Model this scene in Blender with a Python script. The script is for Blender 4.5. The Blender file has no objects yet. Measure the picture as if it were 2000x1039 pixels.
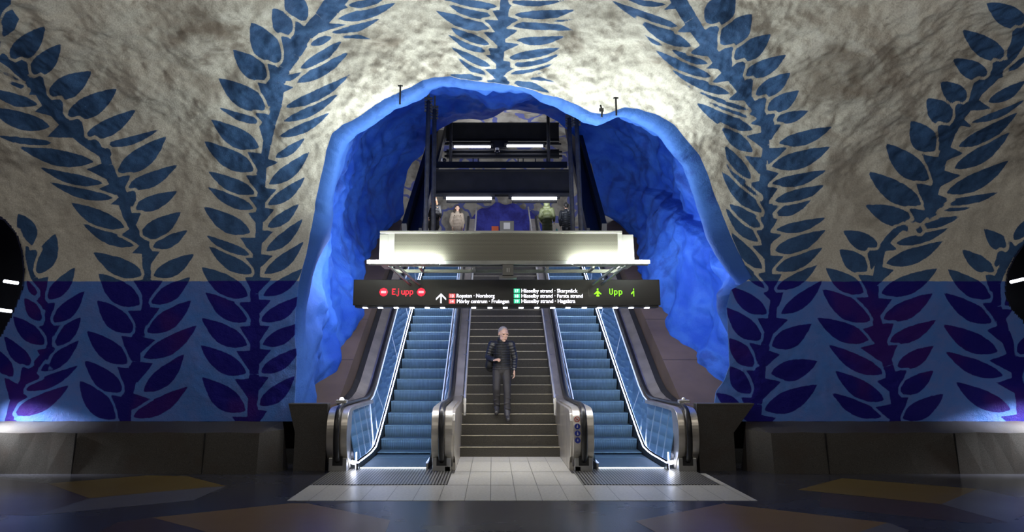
import bpy, bmesh, math, random
import numpy as np
from mathutils import Vector, Matrix
random.seed(7)
S = bpy.context.scene
COL = S.collection
PI = math.pi

# ------------------------------------------------------------------ camera
F, CX, CY = 1450.0, 962.0, 400.0
P = math.atan(307 / 1450.0)
CH = 1.6
cd = bpy.data.cameras.new('camera')
cam = bpy.data.objects.new('camera', cd)
COL.objects.link(cam)
cam.location = (0, 0, CH)
cam.rotation_euler = (PI / 2 + P, 0, 0)
cd.sensor_width = 36
cd.lens = 36 * F / 2000
cd.shift_x = (1000 - CX) / 2000
cd.shift_y = -(519.5 - CY) / 2000
cd.clip_end = 200
S.camera = cam
# ------------------------------------------------------------------ world, exposure
w = bpy.data.worlds.new('world')
S.world = w
w.use_nodes = True
w.node_tree.nodes['Background'].inputs[0].default_value = (0.6, 0.58, 0.55, 1)
w.node_tree.nodes['Background'].inputs[1].default_value = 0.02
S.view_settings.view_transform = 'Standard'
S.view_settings.look = 'None'
S.view_settings.gamma = 1
S.view_settings.use_curve_mapping = False
S.view_settings.exposure = 0.0


def area(name, loc, tgt, sx, sy, power, col=(1, 1, 1), spread=None):
    l = bpy.data.lights.new(name, 'AREA')
    l.shape = 'RECTANGLE'; l.size = sx; l.size_y = sy; l.energy = power; l.color = col
    if spread: l.spread = spread
    o = bpy.data.objects.new(name, l)
    o.location = loc
    o.rotation_euler = (Vector(tgt) - Vector(loc)).to_track_quat('-Z', 'Y').to_euler()
    COL.objects.link(o)
    return o


# the platform's own luminaires, hung above and behind the viewer
area('platform_light_left', (-6.5, 4.0, 5.2), (-6.5, 12, 5.2), 7, .3, 90, (1, .92, .82))
area('platform_light_right', (7.0, 4.0, 5.2), (7.0, 12, 5.2), 7, .3, 90, (1, .92, .82))
area('platform_light_centre', (.3, -1.0, 4.6), (.3, 12, 3.0), 7, .4, 80, (1, .96, .9))
area('side_passage_light_left', (-8.1, 11.35, 1.35), (-7.25, 11.62, .58), .3, .1, 26, (.95, .97, 1), math.radians(50))
area('side_passage_light_right', (8.95, 11.35, 1.35), (8.1, 11.62, .58), .3, .1, 26, (.95, .97, 1), math.radians(50))
area('passage_tube_left', (-8.6, 14.2, 2.6), (-6.9, 12, 2.2), 1, .1, 14, (.7, .75, 1))
area('passage_tube_right', (9.4, 14.2, 2.6), (7.8, 12, 2.2), 1, .1, 14, (.7, .75, 1))
area('canopy_uplight_left', (-1.0, 11.2, 3.22), (-1.5, 11.2, 4.2), .9, .2, 150, (.93, 1, .93)).rotation_euler = (0, PI + math.radians(-26), 0)
area('canopy_uplight_right', (1.42, 11.2, 3.22), (1.9, 11.2, 4.2), .9, .2, 150, (.93, 1, .93)).rotation_euler = (0, PI + math.radians(26), 0)
area('sign_downlights', (.23, 11.84, 2.40), (.23, 12.9, .4), 4.5, .12, 110, (1, .97, .90))
# unseen fill lights added in the escalator shaft to brighten its rock, then hall lamps
area('shaft_fill_left', (-1.9, 13.4, 3.2), (-4.2, 14.8, 3.9), 2.0, .15, 80, (.95, .95, 1))
area('shaft_fill_right', (2.4, 13.4, 3.2), (5.0, 14.8, 3.9), 2.0, .15, 80, (.95, .95, 1))
area('shaft_fill_left_upper', (-1.6, 15.5, 3.9), (-4.0, 18.5, 6.0), 2.5, .15, 48, (.95, .96, 1))
area('shaft_fill_right_upper', (2.2, 15.5, 3.9), (4.8, 18.5, 6.0), 2.5, .15, 48, (.95, .96, 1))
area('hall_uplight', (.3, 23.5, 6.4), (.3, 24.5, 10), 4, .2, 200, (.93, .95, 1))
area('hall_light_left', (-4.5, 25.5, 9.3), (-3.5, 26.0, 5), 2, 2, 90, (.9, .93, 1))
area('hall_light_right', (5.0, 25.5, 9.3), (4.0, 26.0, 5), 2, 2, 90, (.9, .93, 1))


# ------------------------------------------------------------------ projection helpers (photo frame 2000x1039)
cP, sP = math.cos(P), math.sin(P)
def tan_el(y): return np.tan(P - np.arctan((np.asarray(y, float) - CY) / F))
def at(x, y, Y):
    z = CH + Y * tan_el(y)
    d = Y * cP + (z - CH) * sP
    return ((x - CX) * d / F, Y, float(z))
def at_floor(x, y, z0=0.0):
    Y = (z0 - CH) / float(tan_el(y))
    return at(x, y, Y)
def proj(p):
    p = np.asarray(p, float)
    d = p[..., 1] * cP + (p[..., 2] - CH) * sP
    u = -p[..., 1] * sP + (p[..., 2] - CH) * cP
    d = np.maximum(d, .05)
    return np.stack([CX + F * p[..., 0] / d, CY - F * u / d], -1)


# ------------------------------------------------------------------ materials
class NT:
    def __init__(s, name):
        s.m = bpy.data.materials.new(name); s.m.use_nodes = True
        s.t = s.m.node_tree; s.b = s.t.nodes['Principled BSDF']
    def n(s, kind, **kw):
        nd = s.t.nodes.new(kind)
        for k, v in kw.items():
            if k in nd.inputs.keys() if isinstance(k, str) else False: nd.inputs[k].default_value = v
            else: setattr(nd, k, v)
        return nd
    def l(s, a, b): s.t.links.new(a, b)
    def val(s, x, inp):
        if hasattr(x, 'is_linked') or hasattr(x, 'links'): s.l(x, inp)
        else: inp.default_value = x
    def math(s, op, a, b=None, clamp=False):
        nd = s.t.nodes.new('ShaderNodeMath'); nd.operation = op; nd.use_clamp = clamp
        s.val(a, nd.inputs[0])
        if b is not None: s.val(b, nd.inputs[1])
        return nd.outputs[0]
    def mix(s, f, a, b, blend='MIX'):
        nd = s.t.nodes.new('ShaderNodeMix'); nd.data_type = 'RGBA'; nd.blend_type = blend
        s.val(f, nd.inputs[0])
        for x, i in ((a, 6), (b, 7)):
            if isinstance(x, tuple): nd.inputs[i].default_value = (x[0], x[1], x[2], 1)
            else: s.l(x, nd.inputs[i])
        return nd.outputs[2]
    def noise(s, scale, detail=4, rough=.55, vec=None, dist=0):
        nd = s.t.nodes.new('ShaderNodeTexNoise')
        nd.inputs['Scale'].default_value = scale; nd.inputs['Detail'].default_value = detail
        nd.inputs['Roughness'].default_value = rough; nd.inputs['Distortion'].default_value = dist
        if vec is not None: s.l(vec, nd.inputs['Vector'])
        return nd.outputs['Fac']
    def ramp(s, f, a, b, lo=0.0, hi=1.0):
        nd = s.t.nodes.new('ShaderNodeMapRange'); nd.interpolation_type = 'SMOOTHSTEP'
        s.val(f, nd.inputs[0])
        nd.inputs[1].default_value = a; nd.inputs[2].default_value = b
        nd.inputs[3].default_value = lo; nd.inputs[4].default_value = hi
        return nd.outputs[0]
    def pos(s): return s.t.nodes.new('ShaderNodeNewGeometry').outputs['Position']
    def obj(s): return s.t.nodes.new('ShaderNodeTexCoord').outputs['Object']
    def bump(s, h, strength=.3, dist=.02, prev=None):
        nd = s.t.nodes.new('ShaderNodeBump'); nd.inputs['Strength'].default_value = strength
        nd.inputs['Distance'].default_value = dist; s.l(h, nd.inputs['Height'])
        if prev is not None: s.l(prev, nd.inputs['Normal'])
        return nd.outputs['Normal']
    def sep(s, v):
        nd = s.t.nodes.new('ShaderNodeSeparateXYZ'); s.l(v, nd.inputs[0]); return nd.outputs


def mat(name, col, rough=.5, metal=0.0, var=0.0, vscale=6.0, bump=0.0, bscale=40.0, spec=.5, emit=None, estr=0.0, coat=0.0):
    q = NT(name)
    b = q.b
    b.inputs['Roughness'].default_value = rough; b.inputs['Metallic'].default_value = metal
    b.inputs['Specular IOR Level'].default_value = spec
    b.inputs['Coat Weight'].default_value = coat
    f = q.noise(vscale, 5, vec=q.obj())
    c2 = tuple(max(0, c * (1 - var)) for c in col); c1 = tuple(min(1, c * (1 + var)) for c in col)
    q.l(q.mix(q.ramp(f, .3, .7), c2, c1), b.inputs['Base Color'])
    if bump: q.l(q.bump(q.noise(bscale, 4, vec=q.obj()), bump, .01), b.inputs['Normal'])
    if emit:
        b.inputs['Emission Color'].default_value = (*emit, 1); b.inputs['Emission Strength'].default_value = estr
    return q.m


M = {}
M['steel'] = mat('brushed_steel', (.66, .62, .56), .38, .92, .12, 3)
M['steel_soft'] = mat('satin_steel', (.42, .42, .42), .4, .9, .1, 5)
M['steel_bright'] = mat('polished_steel', (.80, .79, .76), .30, .75, .06, 3)
M['rubber'] = mat('black_rubber', (.012, .012, .014), .35, 0, .2, 8)
M['black_metal'] = mat('black_metal', (.012, .013, .017), .45, 0, .25, 5)
M['beam'] = mat('beam_paint', (.013, .014, .016), .6, 0.0, .2, 4, spec=.25)
M['rod'] = mat('rod_steel', (.045, .046, .05), .6, .0, .3, 9, .3, 60, .3)
M['sign'] = mat('sign_casing', (.022, .019, .018), .5, 0, .1, 4)
M['panel'] = mat('brown_panel', (.105, .075, .058), .6, 0, .12, 2, .05, 60)
M['white_sheet'] = mat('white_sheet_metal', (.62, .62, .57), .45, .1, .08, 4)
M['grey_rail'] = mat('grey_rail', (.32, .33, .31), .4, .5, .12, 6)
M['white_plastic'] = mat('white_plastic', (.7, .7, .68), .4)
M['orange'] = mat('orange_board', (.75, .12, .03), .5)
M['tube'] = mat('fluorescent_tube', (.9, .9, .9), .4, emit=(.92, 1.0, .94), estr=110)
M['tube_cool'] = mat('cool_fluorescent_tube', (.9, .9, .9), .4, emit=(.86, .86, 1.0), estr=14)
M['tube_far'] = mat('distant_fluorescent_tube', (.9, .9, .9), .4, emit=(.8, .85, 1.0), estr=8)
M['led_strip_soft'] = mat('soft_edge_light', (.7, .8, 1), .3, .3, emit=(.50, .62, 1.0), estr=1.0)
M['led_strip'] = mat('blue_white_light_strip', (.8, .85, 1), .4, emit=(.60, .68, 1.0), estr=8.0)
M['led_comb'] = mat('white_light_strip', (.8, .9, 1), .4, emit=(.75, .88, 1.0), estr=9.0)
M['led_small'] = mat('small_downlight_lens', (.9, .9, 1), .4, emit=(.85, .88, 1.0), estr=14)
M['led_red'] = mat('red_light_dots', (.8, .02, .03), .4, emit=(1.0, .01, .035), estr=2.4)
M['led_green'] = mat('green_light_dots', (.3, .9, .02), .4, emit=(.28, .95, .01), estr=1.3)
M['led_pale'] = mat('pale_red_light', (1, .4, .4), .4, emit=(1.0, .25, .28), estr=2.0)
M['text'] = mat('backlit_lettering', (.9, .9, .95), .4, emit=(.90, .88, 1.0), estr=2.4)
M['sq_red'] = mat('backlit_red_field', (.8, .1, .1), .4, emit=(.85, .10, .10), estr=1.0)
M['sq_green'] = mat('backlit_green_field', (.1, .7, .4), .4, emit=(.03, .60, .30), estr=1.0)
M['label_blue'] = mat('blue_label', (.012, .03, .30), .4)
M['label_red'] = mat('red_label', (.6, .06, .03), .4)
M['label_white'] = mat('white_label', (.75, .75, .75), .4)
M['led_grey'] = mat('grey_metal_bracket', (.18, .18, .17), .45, .6)

# escalator step: ribbed steel, with the strip lights' blue put into its colour
def step_mat():
    q = NT('blue_lit_ribbed_steel'); b = q.b
    xyz = q.sep(q.obj())
    sx = q.math('SINE', q.math('MULTIPLY', xyz[0], 2 * PI / .018))
    r = q.ramp(sx, -.4, .6)
    n = q.noise(5, 3, vec=q.obj())
    c = q.mix(r, (.11, .25, .44), (.42, .68, .95))
    c = q.mix(q.ramp(n, .3, .7, 0, .35), c, (.16, .27, .40))
    nz = q.sep(q.t.nodes.new('ShaderNodeNewGeometry').outputs['Normal'])[2]     # cleated treads are darker than the risers
    q.l(q.mix(q.ramp(nz, .7, .9, 0, .75), c, (.035, .07, .11)), b.inputs['Base Color'])
    b.inputs['Metallic'].default_value = .35; b.inputs['Roughness'].default_value = .42
    q.l(q.bump(sx, .5, .003), b.inputs['Normal'])
    return q.m
M['step'] = step_mat()
M['step_edge'] = mat('worn_blue_lit_edge', (.24, .42, .58), .35, .5, .15, 12)  # blue of the strip lights is in this colour as well
M['glass'] = mat('blue_glass_panel', (.16, .34, .62), .10, .55, .06, 2, coat=.6)
M['seam'] = mat('pale_seam', (.5, .62, .8), .3, .5)

def riser_mat():
    q = NT('dark_stone_steps'); b = q.b
    n = q.noise(60, 6, .7, q.obj()); n2 = q.noise(3, 3, vec=q.obj())
    c = q.mix(q.ramp(n, .3, .75), (.012, .010, .008), (.045, .039, .028))
    q.l(q.mix(q.ramp(n2, .4, .7, 0, .4), c, (.02, .018, .012)), b.inputs['Base Color'])
    b.inputs['Roughness'].default_value = .5
    return q.m
M['stair'] = riser_mat()
M['nosing'] = mat('worn_pale_nosing', (.42, .38, .29), .35, .2, .2, 20)

def perf_mat():
    q = NT('perforated_sheet'); b = q.b
    xyz = q.sep(q.obj())
    pz = .0125; px = .0145
    row = q.math('FLOOR', q.math('DIVIDE', xyz[2], pz))
    off = q.math('MULTIPLY', q.math('MODULO', q.math('ADD', row, 1000), 2), .5)
    fx = q.math('SUBTRACT', q.math('FRACT', q.math('ADD', q.math('DIVIDE', q.math('ADD', xyz[0], 50), px), off)), .5)
    fz = q.math('SUBTRACT', q.math('FRACT', q.math('DIVIDE', xyz[2], pz)), .5)
    d = q.math('SQRT', q.math('ADD', q.math('MULTIPLY', fx, fx), q.math('MULTIPLY', fz, fz)))
    hole = q.ramp(d, .28, .36)
    q.l(q.mix(hole, (.02, .018, .014), (.27, .26, .21)), b.inputs['Base Color'])
    b.inputs['Roughness'].default_value = .4; b.inputs['Metallic'].default_value = .2
    return q.m
M['perf'] = perf_mat()

def rock_mat():
    """painted shotcrete: off-white above, blue below the painted line, blue inside the shaft, leaf pattern from a distance attribute"""
    q = NT('painted_rock'); b = q.b
    pos = q.pos(); xyz = q.sep(pos)
    A = q.n('ShaderNodeAttribute', attribute_name='leaf').outputs['Fac']
    A2 = q.n('ShaderNodeAttribute', attribute_name='leaf_next').outputs['Fac']
    A = q.math('MINIMUM', A, q.math('SUBTRACT', q.math('MULTIPLY', q.math('SUBTRACT', A, A2), .5), .020))   # bare seam between neighbouring shapes
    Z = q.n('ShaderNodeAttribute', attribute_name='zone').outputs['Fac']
    # wobble the painted edge a little
    e = q.math('ADD', A, q.math('MULTIPLY', q.math('SUBTRACT', q.noise(9, 3, vec=pos), .5), .03))
    leaf = q.ramp(e, -.006, .006)
    n1 = q.noise(.9, 6, .62, pos, .6); n2 = q.noise(3.2, 8, .7, pos, .3); n3 = q.noise(45, 3, .6, pos)
    # dirt and age: large soot clouds, stronger high up near the vault
    high = q.ramp(xyz[2], 3.8, 6.4)
    white = q.mix(q.ramp(n3, .3, .7), (.52, .50, .45), (.66, .64, .585))
    soot = q.math('MULTIPLY', q.ramp(n1, .48, .70), q.math('ADD', q.math('MULTIPLY', high, .5), .38))
    white = q.mix(soot, white, (.20, .165, .135))
    soot2 = q.math('MULTIPLY', q.ramp(n2, .52, .66), q.math('ADD', q.math('MULTIPLY', high, .40), .22))
    white = q.mix(soot2, white, (.25, .215, .185))
    leafc = q.mix(q.ramp(n2, .35, .7), (.050, .125, .29), (.028, .072, .18))
    leafc = q.mix(q.math('MULTIPLY', q.ramp(n3, .35, .75), .35), leafc, (.02, .06, .17))
    up = q.mix(leaf, white, leafc)
    lowbg = q.mix(q.ramp(n2, .3, .7), (.065, .19, .60), (.11, .19, .56))
    viol = q.ramp(q.noise(.75, 3, .5, pos), .5, .62)
    lowleaf = q.mix(viol, (.004, .002, .19), (.028, .004, .17))
    low = q.mix(leaf, lowbg, lowleaf)
    zz = q.math('ADD', xyz[2], q.math('MULTIPLY', q.math('SUBTRACT', q.noise(4, 2, vec=pos), .5), .03))
    isup = q.ramp(zz, 2.87, 2.885)
    wall = q.mix(isup, low, up)
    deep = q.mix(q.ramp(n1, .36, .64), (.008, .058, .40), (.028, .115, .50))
    deep = q.mix(q.ramp(Z, 0.98, 1.24), (.045, .135, .46), deep)  # paler lip band: partly lamp light put into the paint colour
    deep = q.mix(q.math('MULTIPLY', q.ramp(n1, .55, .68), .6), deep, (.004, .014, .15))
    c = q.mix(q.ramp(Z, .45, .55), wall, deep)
    q.l(c, b.inputs['Base Color'])
    b.inputs['Roughness'].default_value = .72
    b.inputs['Specular IOR Level'].default_value = .25
    nb = q.bump(n2, .3, .05)
    nb = q.bump(q.noise(14, 6, .7, pos), .55, .025, nb)
    nb = q.bump(n3, .5, .008, nb)
    q.l(nb, b.inputs['Normal'])
    return q.m
M['rock'] = rock_mat()

def plain_rock(name, c1, c2, z=1.0):
    q = NT(name); b = q.b; pos = q.pos()
    n = q.noise(1.2 * z, 7, .65, pos, .4)
    q.l(q.mix(q.ramp(n, .35, .65), c1, c2), b.inputs['Base Color'])
    b.inputs['Roughness'].default_value = .8
    q.l(q.bump(q.noise(8, 6, .7, pos), .6, .03), b.inputs['Normal'])
    return q.m
M['vault'] = plain_rock('sooty_plaster', (.40, .36, .31), (.22, .19, .165))
M['passage'] = plain_rock('dark_blue_rock', (.01, .02, .12), (.005, .01, .07))
M['dark'] = plain_rock('dark_plaster', (.03, .03, .035), (.015, .015, .02))

def hall_mat():
    q = NT('hall_rock_with_branches'); b = q.b; pos = q.pos(); xyz = q.sep(pos)
    vo = q.n('ShaderNodeTexVoronoi'); vo.feature = 'DISTANCE_TO_EDGE'; vo.inputs['Scale'].default_value = .75
    mp = q.n('ShaderNodeVectorMath'); mp.operation = 'ADD'
    nn = q.n('ShaderNodeTexNoise'); nn.inputs['Scale'].default_value = 1.2
    q.l(pos, nn.inputs['Vector']); q.l(pos, mp.inputs[0]); q.l(nn.outputs['Color'], mp.inputs[1])
    q.l(mp.outputs[0], vo.inputs['Vector'])
    line = q.ramp(vo.outputs['Distance'], .035, .05)
    n = q.noise(1.5, 6, .6, pos)
    base = q.mix(q.ramp(n, .4, .65), (.38, .36, .32), (.18, .165, .145))
    c = q.mix(line, (.10, .12, .34), base)
    q.l(c, b.inputs['Base Color']); b.inputs['Roughness'].default_value = .8
    q.l(q.bump(q.noise(7, 6, .7, pos), .6, .04), b.inputs['Normal'])
    return q.m
M['hall'] = hall_mat()
M['hall_blue'] = plain_rock('violet_blue_rock', (.05, .06, .42), (.02, .02, .20), 2)

def ledge_mat():
    q = NT('speckled_dark_granite'); b = q.b; pos = q.obj()
    n = q.noise(120, 3, .7, pos); n2 = q.noise(2.5, 4, .6, pos)
    c = q.mix(q.ramp(n, .35, .7), (.030, .028, .027), (.085, .080, .074))
    c = q.mix(q.math('MULTIPLY', q.ramp(n2, .45, .7), .5), c, (.045, .03, .024))
    q.l(c, b.inputs['Base Color']); b.inputs['Roughness'].default_value = .45
    q.l(q.bump(n, .2, .003), b.inputs['Normal'])
    return q.m
M['ledge'] = ledge_mat()

def floor_mat(name, col, rough=.22):
    q = NT(name); b = q.b; pos = q.pos()
    n = q.noise(150, 2, .7, pos); n2 = q.noise(.6, 4, .6, pos)
    c = q.mix(q.ramp(n, .3, .7), tuple(x * .7 for x in col), tuple(x * 1.25 for x in col))
    q.l(c, b.inputs['Base Color'])
    q.l(q.ramp(n2, .3, .7, rough * .93, rough * 1.1), b.inputs['Roughness'])
    b.inputs['Specular IOR Level'].default_value = .45
    return q.m
M['fl_dark'] = floor_mat('polished_dark_terrazzo', (.030, .031, .042), .26)
M['fl_yellow'] = floor_mat('mustard_terrazzo', (.125, .085, .022), .3)
M['fl_ochre'] = floor_mat('ochre_terrazzo', (.15, .095, .036), .3)
M['fl_grey'] = floor_mat('grey_terrazzo', (.085, .085, .105), .3)
M['fl_red'] = floor_mat('reddish_terrazzo', (.045, .030, .030), .3)

def tile_mat():
    q = NT('pale_floor_tiles'); b = q.b; pos = q.obj(); xyz = q.sep(pos)
    t = .306
    def line(v, per, off):
        f = q.math('ABSOLUTE', q.math('SUBTRACT', q.math('FRACT', q.math('ADD', q.math('DIVIDE', v, per), off)), .5))
        return q.ramp(f, .484, .492)
    g = q.math('MAXIMUM', line(xyz[0], t, 100.08), line(xyz[1], t * 4, 100.503))
    n = q.noise(30, 4, .6, pos)
    c = q.mix(q.ramp(n, .3, .7), (.42, .41, .38), (.54, .53, .49))
    q.l(q.mix(g, c, (.10, .10, .09)), b.inputs['Base Color'])
    b.inputs['Roughness'].default_value = .28
    return q.m
M['tile'] = tile_mat()

def grill_mat():
    q = NT('ribbed_entry_plate'); b = q.b; xyz = q.sep(q.obj())
    s1 = q.ramp(q.math('SINE', q.math('MULTIPLY', xyz[0], 2 * PI / .042)), -.2, .2)
    s2 = q.ramp(q.math('SINE', q.math('MULTIPLY', xyz[1], 2 * PI / .09)), -.9, -.6)
    k = q.math('MULTIPLY', s1, s2)
    q.l(q.mix(k, (.06, .06, .06), (.42, .42, .40)), b.inputs['Base Color'])
    b.inputs['Metallic'].default_value = .6; b.inputs['Roughness'].default_value = .35
    return q.m
M['grill'] = grill_mat()
M['landing'] = mat('hall_floor_tiles', (.2, .2, .19), .4, 0, .1)


# ------------------------------------------------------------------ mesh helpers
def link(name, me, m, parent=None):
    o = bpy.data.objects.new(name, me)
    COL.objects.link(o)
    if m is not None and len(me.materials) == 0: me.materials.append(m)
    if parent is not None: o.parent = parent
    return o
def obj(name, bm, m, parent=None, smooth=False, bevel=0, loc=None):
    bmesh.ops.recalc_face_normals(bm, faces=bm.faces)
    me = bpy.data.meshes.new(name); bm.to_mesh(me); bm.free()
    if smooth: me.polygons.foreach_set('use_smooth', [True] * len(me.polygons))
    o = link(name, me, m, parent)
    if bevel:
        b = o.modifiers.new('bevel', 'BEVEL'); b.width = bevel; b.segments = 2; b.limit_method = 'ANGLE'
    return o
def tag(o, label, cat, group=None):
    o['label'] = label; o['category'] = cat
    if group: o['group'] = group
    return o
def thing(name, label, cat, loc=(0, 0, 0), rz=0, group=None):
    o = bpy.data.objects.new(name, None); COL.objects.link(o)
    o.location = loc; o.rotation_euler = (0, 0, rz); o.empty_display_size = .2
    return tag(o, label, cat, group)
def struct(o): o['kind'] = 'structure'; return o
def dup(root, loc=None, label=None, rz=None):
    r = root.copy(); COL.objects.link(r)
    if loc is not None: r.location = loc
    if rz is not None: r.rotation_euler = (0, 0, rz)
    if label: r['label'] = label
    for ch in list(root.children):
        c = ch.copy(); COL.objects.link(c); c.parent = r
        for g in ch.children:
            d = g.copy(); COL.objects.link(d); d.parent = c
    return r
def box(bm, x0, x1, y0, y1, z0, z1):
    v = [bm.verts.new(p) for p in ((x0, y0, z0), (x1, y0, z0), (x1, y1, z0), (x0, y1, z0), (x0, y0, z1), (x1, y0, z1), (x1, y1, z1), (x0, y1, z1))]
    for f in ((0, 3, 2, 1), (4, 5, 6, 7), (0, 1, 5, 4), (1, 2, 6, 5), (2, 3, 7, 6), (3, 0, 4, 7)):
        bm.faces.new([v[i] for i in f])
def tube(bm, pts, r, n=10, cap=True, rr=None):
    pts = [Vector(p) for p in pts]; rings = []
    for i, p in enumerate(pts):
        a = pts[max(0, i - 1)]; c = pts[min(len(pts) - 1, i + 1)]
        d = (c - a).normalized()
        up = Vector((0, 0, 1)) if abs(d.z) < .95 else Vector((0, 1, 0))
        s = d.cross(up).normalized(); u = s.cross(d).normalized()
        R = rr[i] if rr else r
        rings.append([bm.verts.new(p + (s * math.cos(2 * PI * k / n) + u * math.sin(2 * PI * k / n)) * R) for k in range(n)])
    for a, b in zip(rings, rings[1:]):
        for k in range(n): bm.faces.new((a[k], a[(k + 1) % n], b[(k + 1) % n], b[k]))
    if cap: bm.faces.new(rings[0][::-1]); bm.faces.new(rings[-1])
def prism_x(bm, poly, x0, x1):
    """polygon of (y,z) extruded along x"""
    a = [bm.verts.new((x0, y, z)) for y, z in poly]; b = [bm.verts.new((x1, y, z)) for y, z in poly]
    n = len(poly)
    for i in range(n): bm.faces.new((a[i], a[(i + 1) % n], b[(i + 1) % n], b[i]))
    bm.faces.new(a[::-1]); bm.faces.new(b)
def strip_x(bm, lo, hi, x0, x1):
    """closed band between two (y,z) polylines of equal length, thick in x (for long bent profiles)"""
    n = len(lo)
    V = [[bm.verts.new((x, p[0], p[1])) for p in line] for x in (x0, x1) for line in (lo, hi)]
    l0, h0, l1, h1 = V
    for i in range(n - 1):
        bm.faces.new((l0[i], l0[i + 1], h0[i + 1], h0[i])); bm.faces.new((l1[i], h1[i], h1[i + 1], l1[i + 1]))
        bm.faces.new((h0[i], h0[i + 1], h1[i + 1], h1[i])); bm.faces.new((l0[i], l1[i], l1[i + 1], l0[i + 1]))
    bm.faces.new((l0[0], h0[0], h1[0], l1[0])); bm.faces.new((l0[-1], l1[-1], h1[-1], h0[-1]))
def beam(bm, a, b, w, h):
    """rectangular bar between two points; w sideways, h in the plane holding z"""
    a, b = Vector(a), Vector(b); d = (b - a).normalized()
    up = Vector((0, 0, 1)) if abs(d.z) < .95 else Vector((0, 1, 0))
    s = d.cross(up).normalized() * w / 2; u = s.cross(d).normalized() * h / 2
    A = [bm.verts.new(a + i * s + j * u) for i, j in ((-1, -1), (1, -1), (1, 1), (-1, 1))]
    B = [bm.verts.new(b + i * s + j * u) for i, j in ((-1, -1), (1, -1), (1, 1), (-1, 1))]
    for k in range(4): bm.faces.new((A[k], A[(k + 1) % 4], B[(k + 1) % 4], B[k]))
    bm.faces.new(A[::-1]); bm.faces.new(B)
NB = bmesh.new

# value noise on numpy points
_rng = np.random.RandomState(3)
_tab = _rng.rand(64, 64, 64).astype(np.float32)
def vnoise(p):
    i = np.floor(p).astype(int); f = p - i; f = f * f * (3 - 2 * f); i &= 63; j = (i + 1) & 63
    x0, y0, z0 = i[..., 0], i[..., 1], i[..., 2]; x1, y1, z1 = j[..., 0], j[..., 1], j[..., 2]
    fx, fy, fz = f[..., 0], f[..., 1], f[..., 2]
    def L(a, b, t): return a + (b - a) * t
    return L(L(L(_tab[x0, y0, z0], _tab[x1, y0, z0], fx), L(_tab[x0, y1, z0], _tab[x1, y1, z0], fx), fy),
             L(L(_tab[x0, y0, z1], _tab[x1, y0, z1], fx), L(_tab[x0, y1, z1], _tab[x1, y1, z1], fx), fy), fz) - .5
def fbm(p, sc, oct=4, g=.5):
    o = 0; a = 1
    for k in range(oct):
        o = o + a * vnoise(p * sc + 17.3 * k + 40); sc *= 2.03; a *= g
    return o

#%%ROCK
# ------------------------------------------------------------------ the painted cave wall
WY = 11.95
ZB, ZS, EA, EB = .70, 3.5, 9.0, 4.2          # wall foot, spring line of the vault, ellipse semi-axes
_th = np.linspace(0, PI / 2, 400)
_ey = WY - EA + EA * np.cos(_th); _ez = ZS + EB * np.sin(_th)
_es = np.concatenate([[0], np.cumsum(np.hypot(np.diff(_ey), np.diff(_ez)))]) + (ZS - ZB)
def prof(s):
    s = np.asarray(s, float)
    Y = np.where(s < ZS - ZB, WY, np.interp(s, _es, _ey))
    z = np.where(s < ZS - ZB, ZB + s, np.interp(s, _es, _ez))
    return Y, z
_sg = np.linspace(0, _es[-1], 3000); _yg, _zg = prof(_sg)
_el = (_zg - CH) / _yg
def px_to_xs(x, y):
    t = float(tan_el(y))
    k = np.argmax(_el >= t) if (_el >= t).any() else len(_sg) - 1
    s = _sg[k]; Y, z = _yg[k], _zg[k]
    d = Y * cP + (z - CH) * sP
    return ((x - CX) * d / F, s)

LIP = [(575, 815), (578, 760), (580, 700), (576, 650), (579, 600), (585, 548), (597, 500), (605, 450), (612, 400), (621, 350), (632, 300), (645, 264), (665, 249), (690, 238), (715, 221), (740, 205), (765, 190), (790, 178), (815, 166), (845, 157), (880, 154), (915, 160), (950, 164), (985, 168), (1020, 175), (1050, 182), (1080, 188), (1110, 197), (1135, 208), (1155, 217), (1180, 221), (1205, 216), (1222, 209), (1250, 215), (1290, 228), (1320, 246), (1345, 275), (1370, 305), (1385, 340), (1395, 370), (1407, 400), (1421, 440), (1440, 485), (1458, 520), (1475, 548), (1448, 555), (1427, 567), (1418, 600), (1421, 650), (1424, 715), (1413, 745), (1398, 765), (1394, 800), (1394, 820)]
HOLE = [(752, 425), (765, 418), (780, 412), (791, 400), (793, 365), (797, 340), (806, 318), (828, 300), (838, 268), (862, 250), (880, 242), (895, 234), (915, 233), (940, 236), (962, 230), (985, 217), (1010, 214), (1040, 221), (1065, 222), (1090, 236), (1110, 256), (1130, 280), (1145, 298), (1152, 320), (1158, 345), (1154, 375), (1170, 400), (1205, 410), (1245, 425)]
def resample(P_, n):
    P_ = np.asarray(P_, float); d = np.concatenate([[0], np.cumsum(np.linalg.norm(np.diff(P_, axis=0), axis=1))])
    t = np.linspace(0, d[-1], n)
    return np.stack([np.interp(t, d, P_[:, k]) for k in range(P_.shape[1])], 1), t / d[-1]
def smooth(P_, it=3):
    P_ = P_.copy()
    for _ in range(it): P_[1:-1] = .25 * P_[:-2] + .5 * P_[1:-1] + .25 * P_[2:]
    return P_

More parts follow.
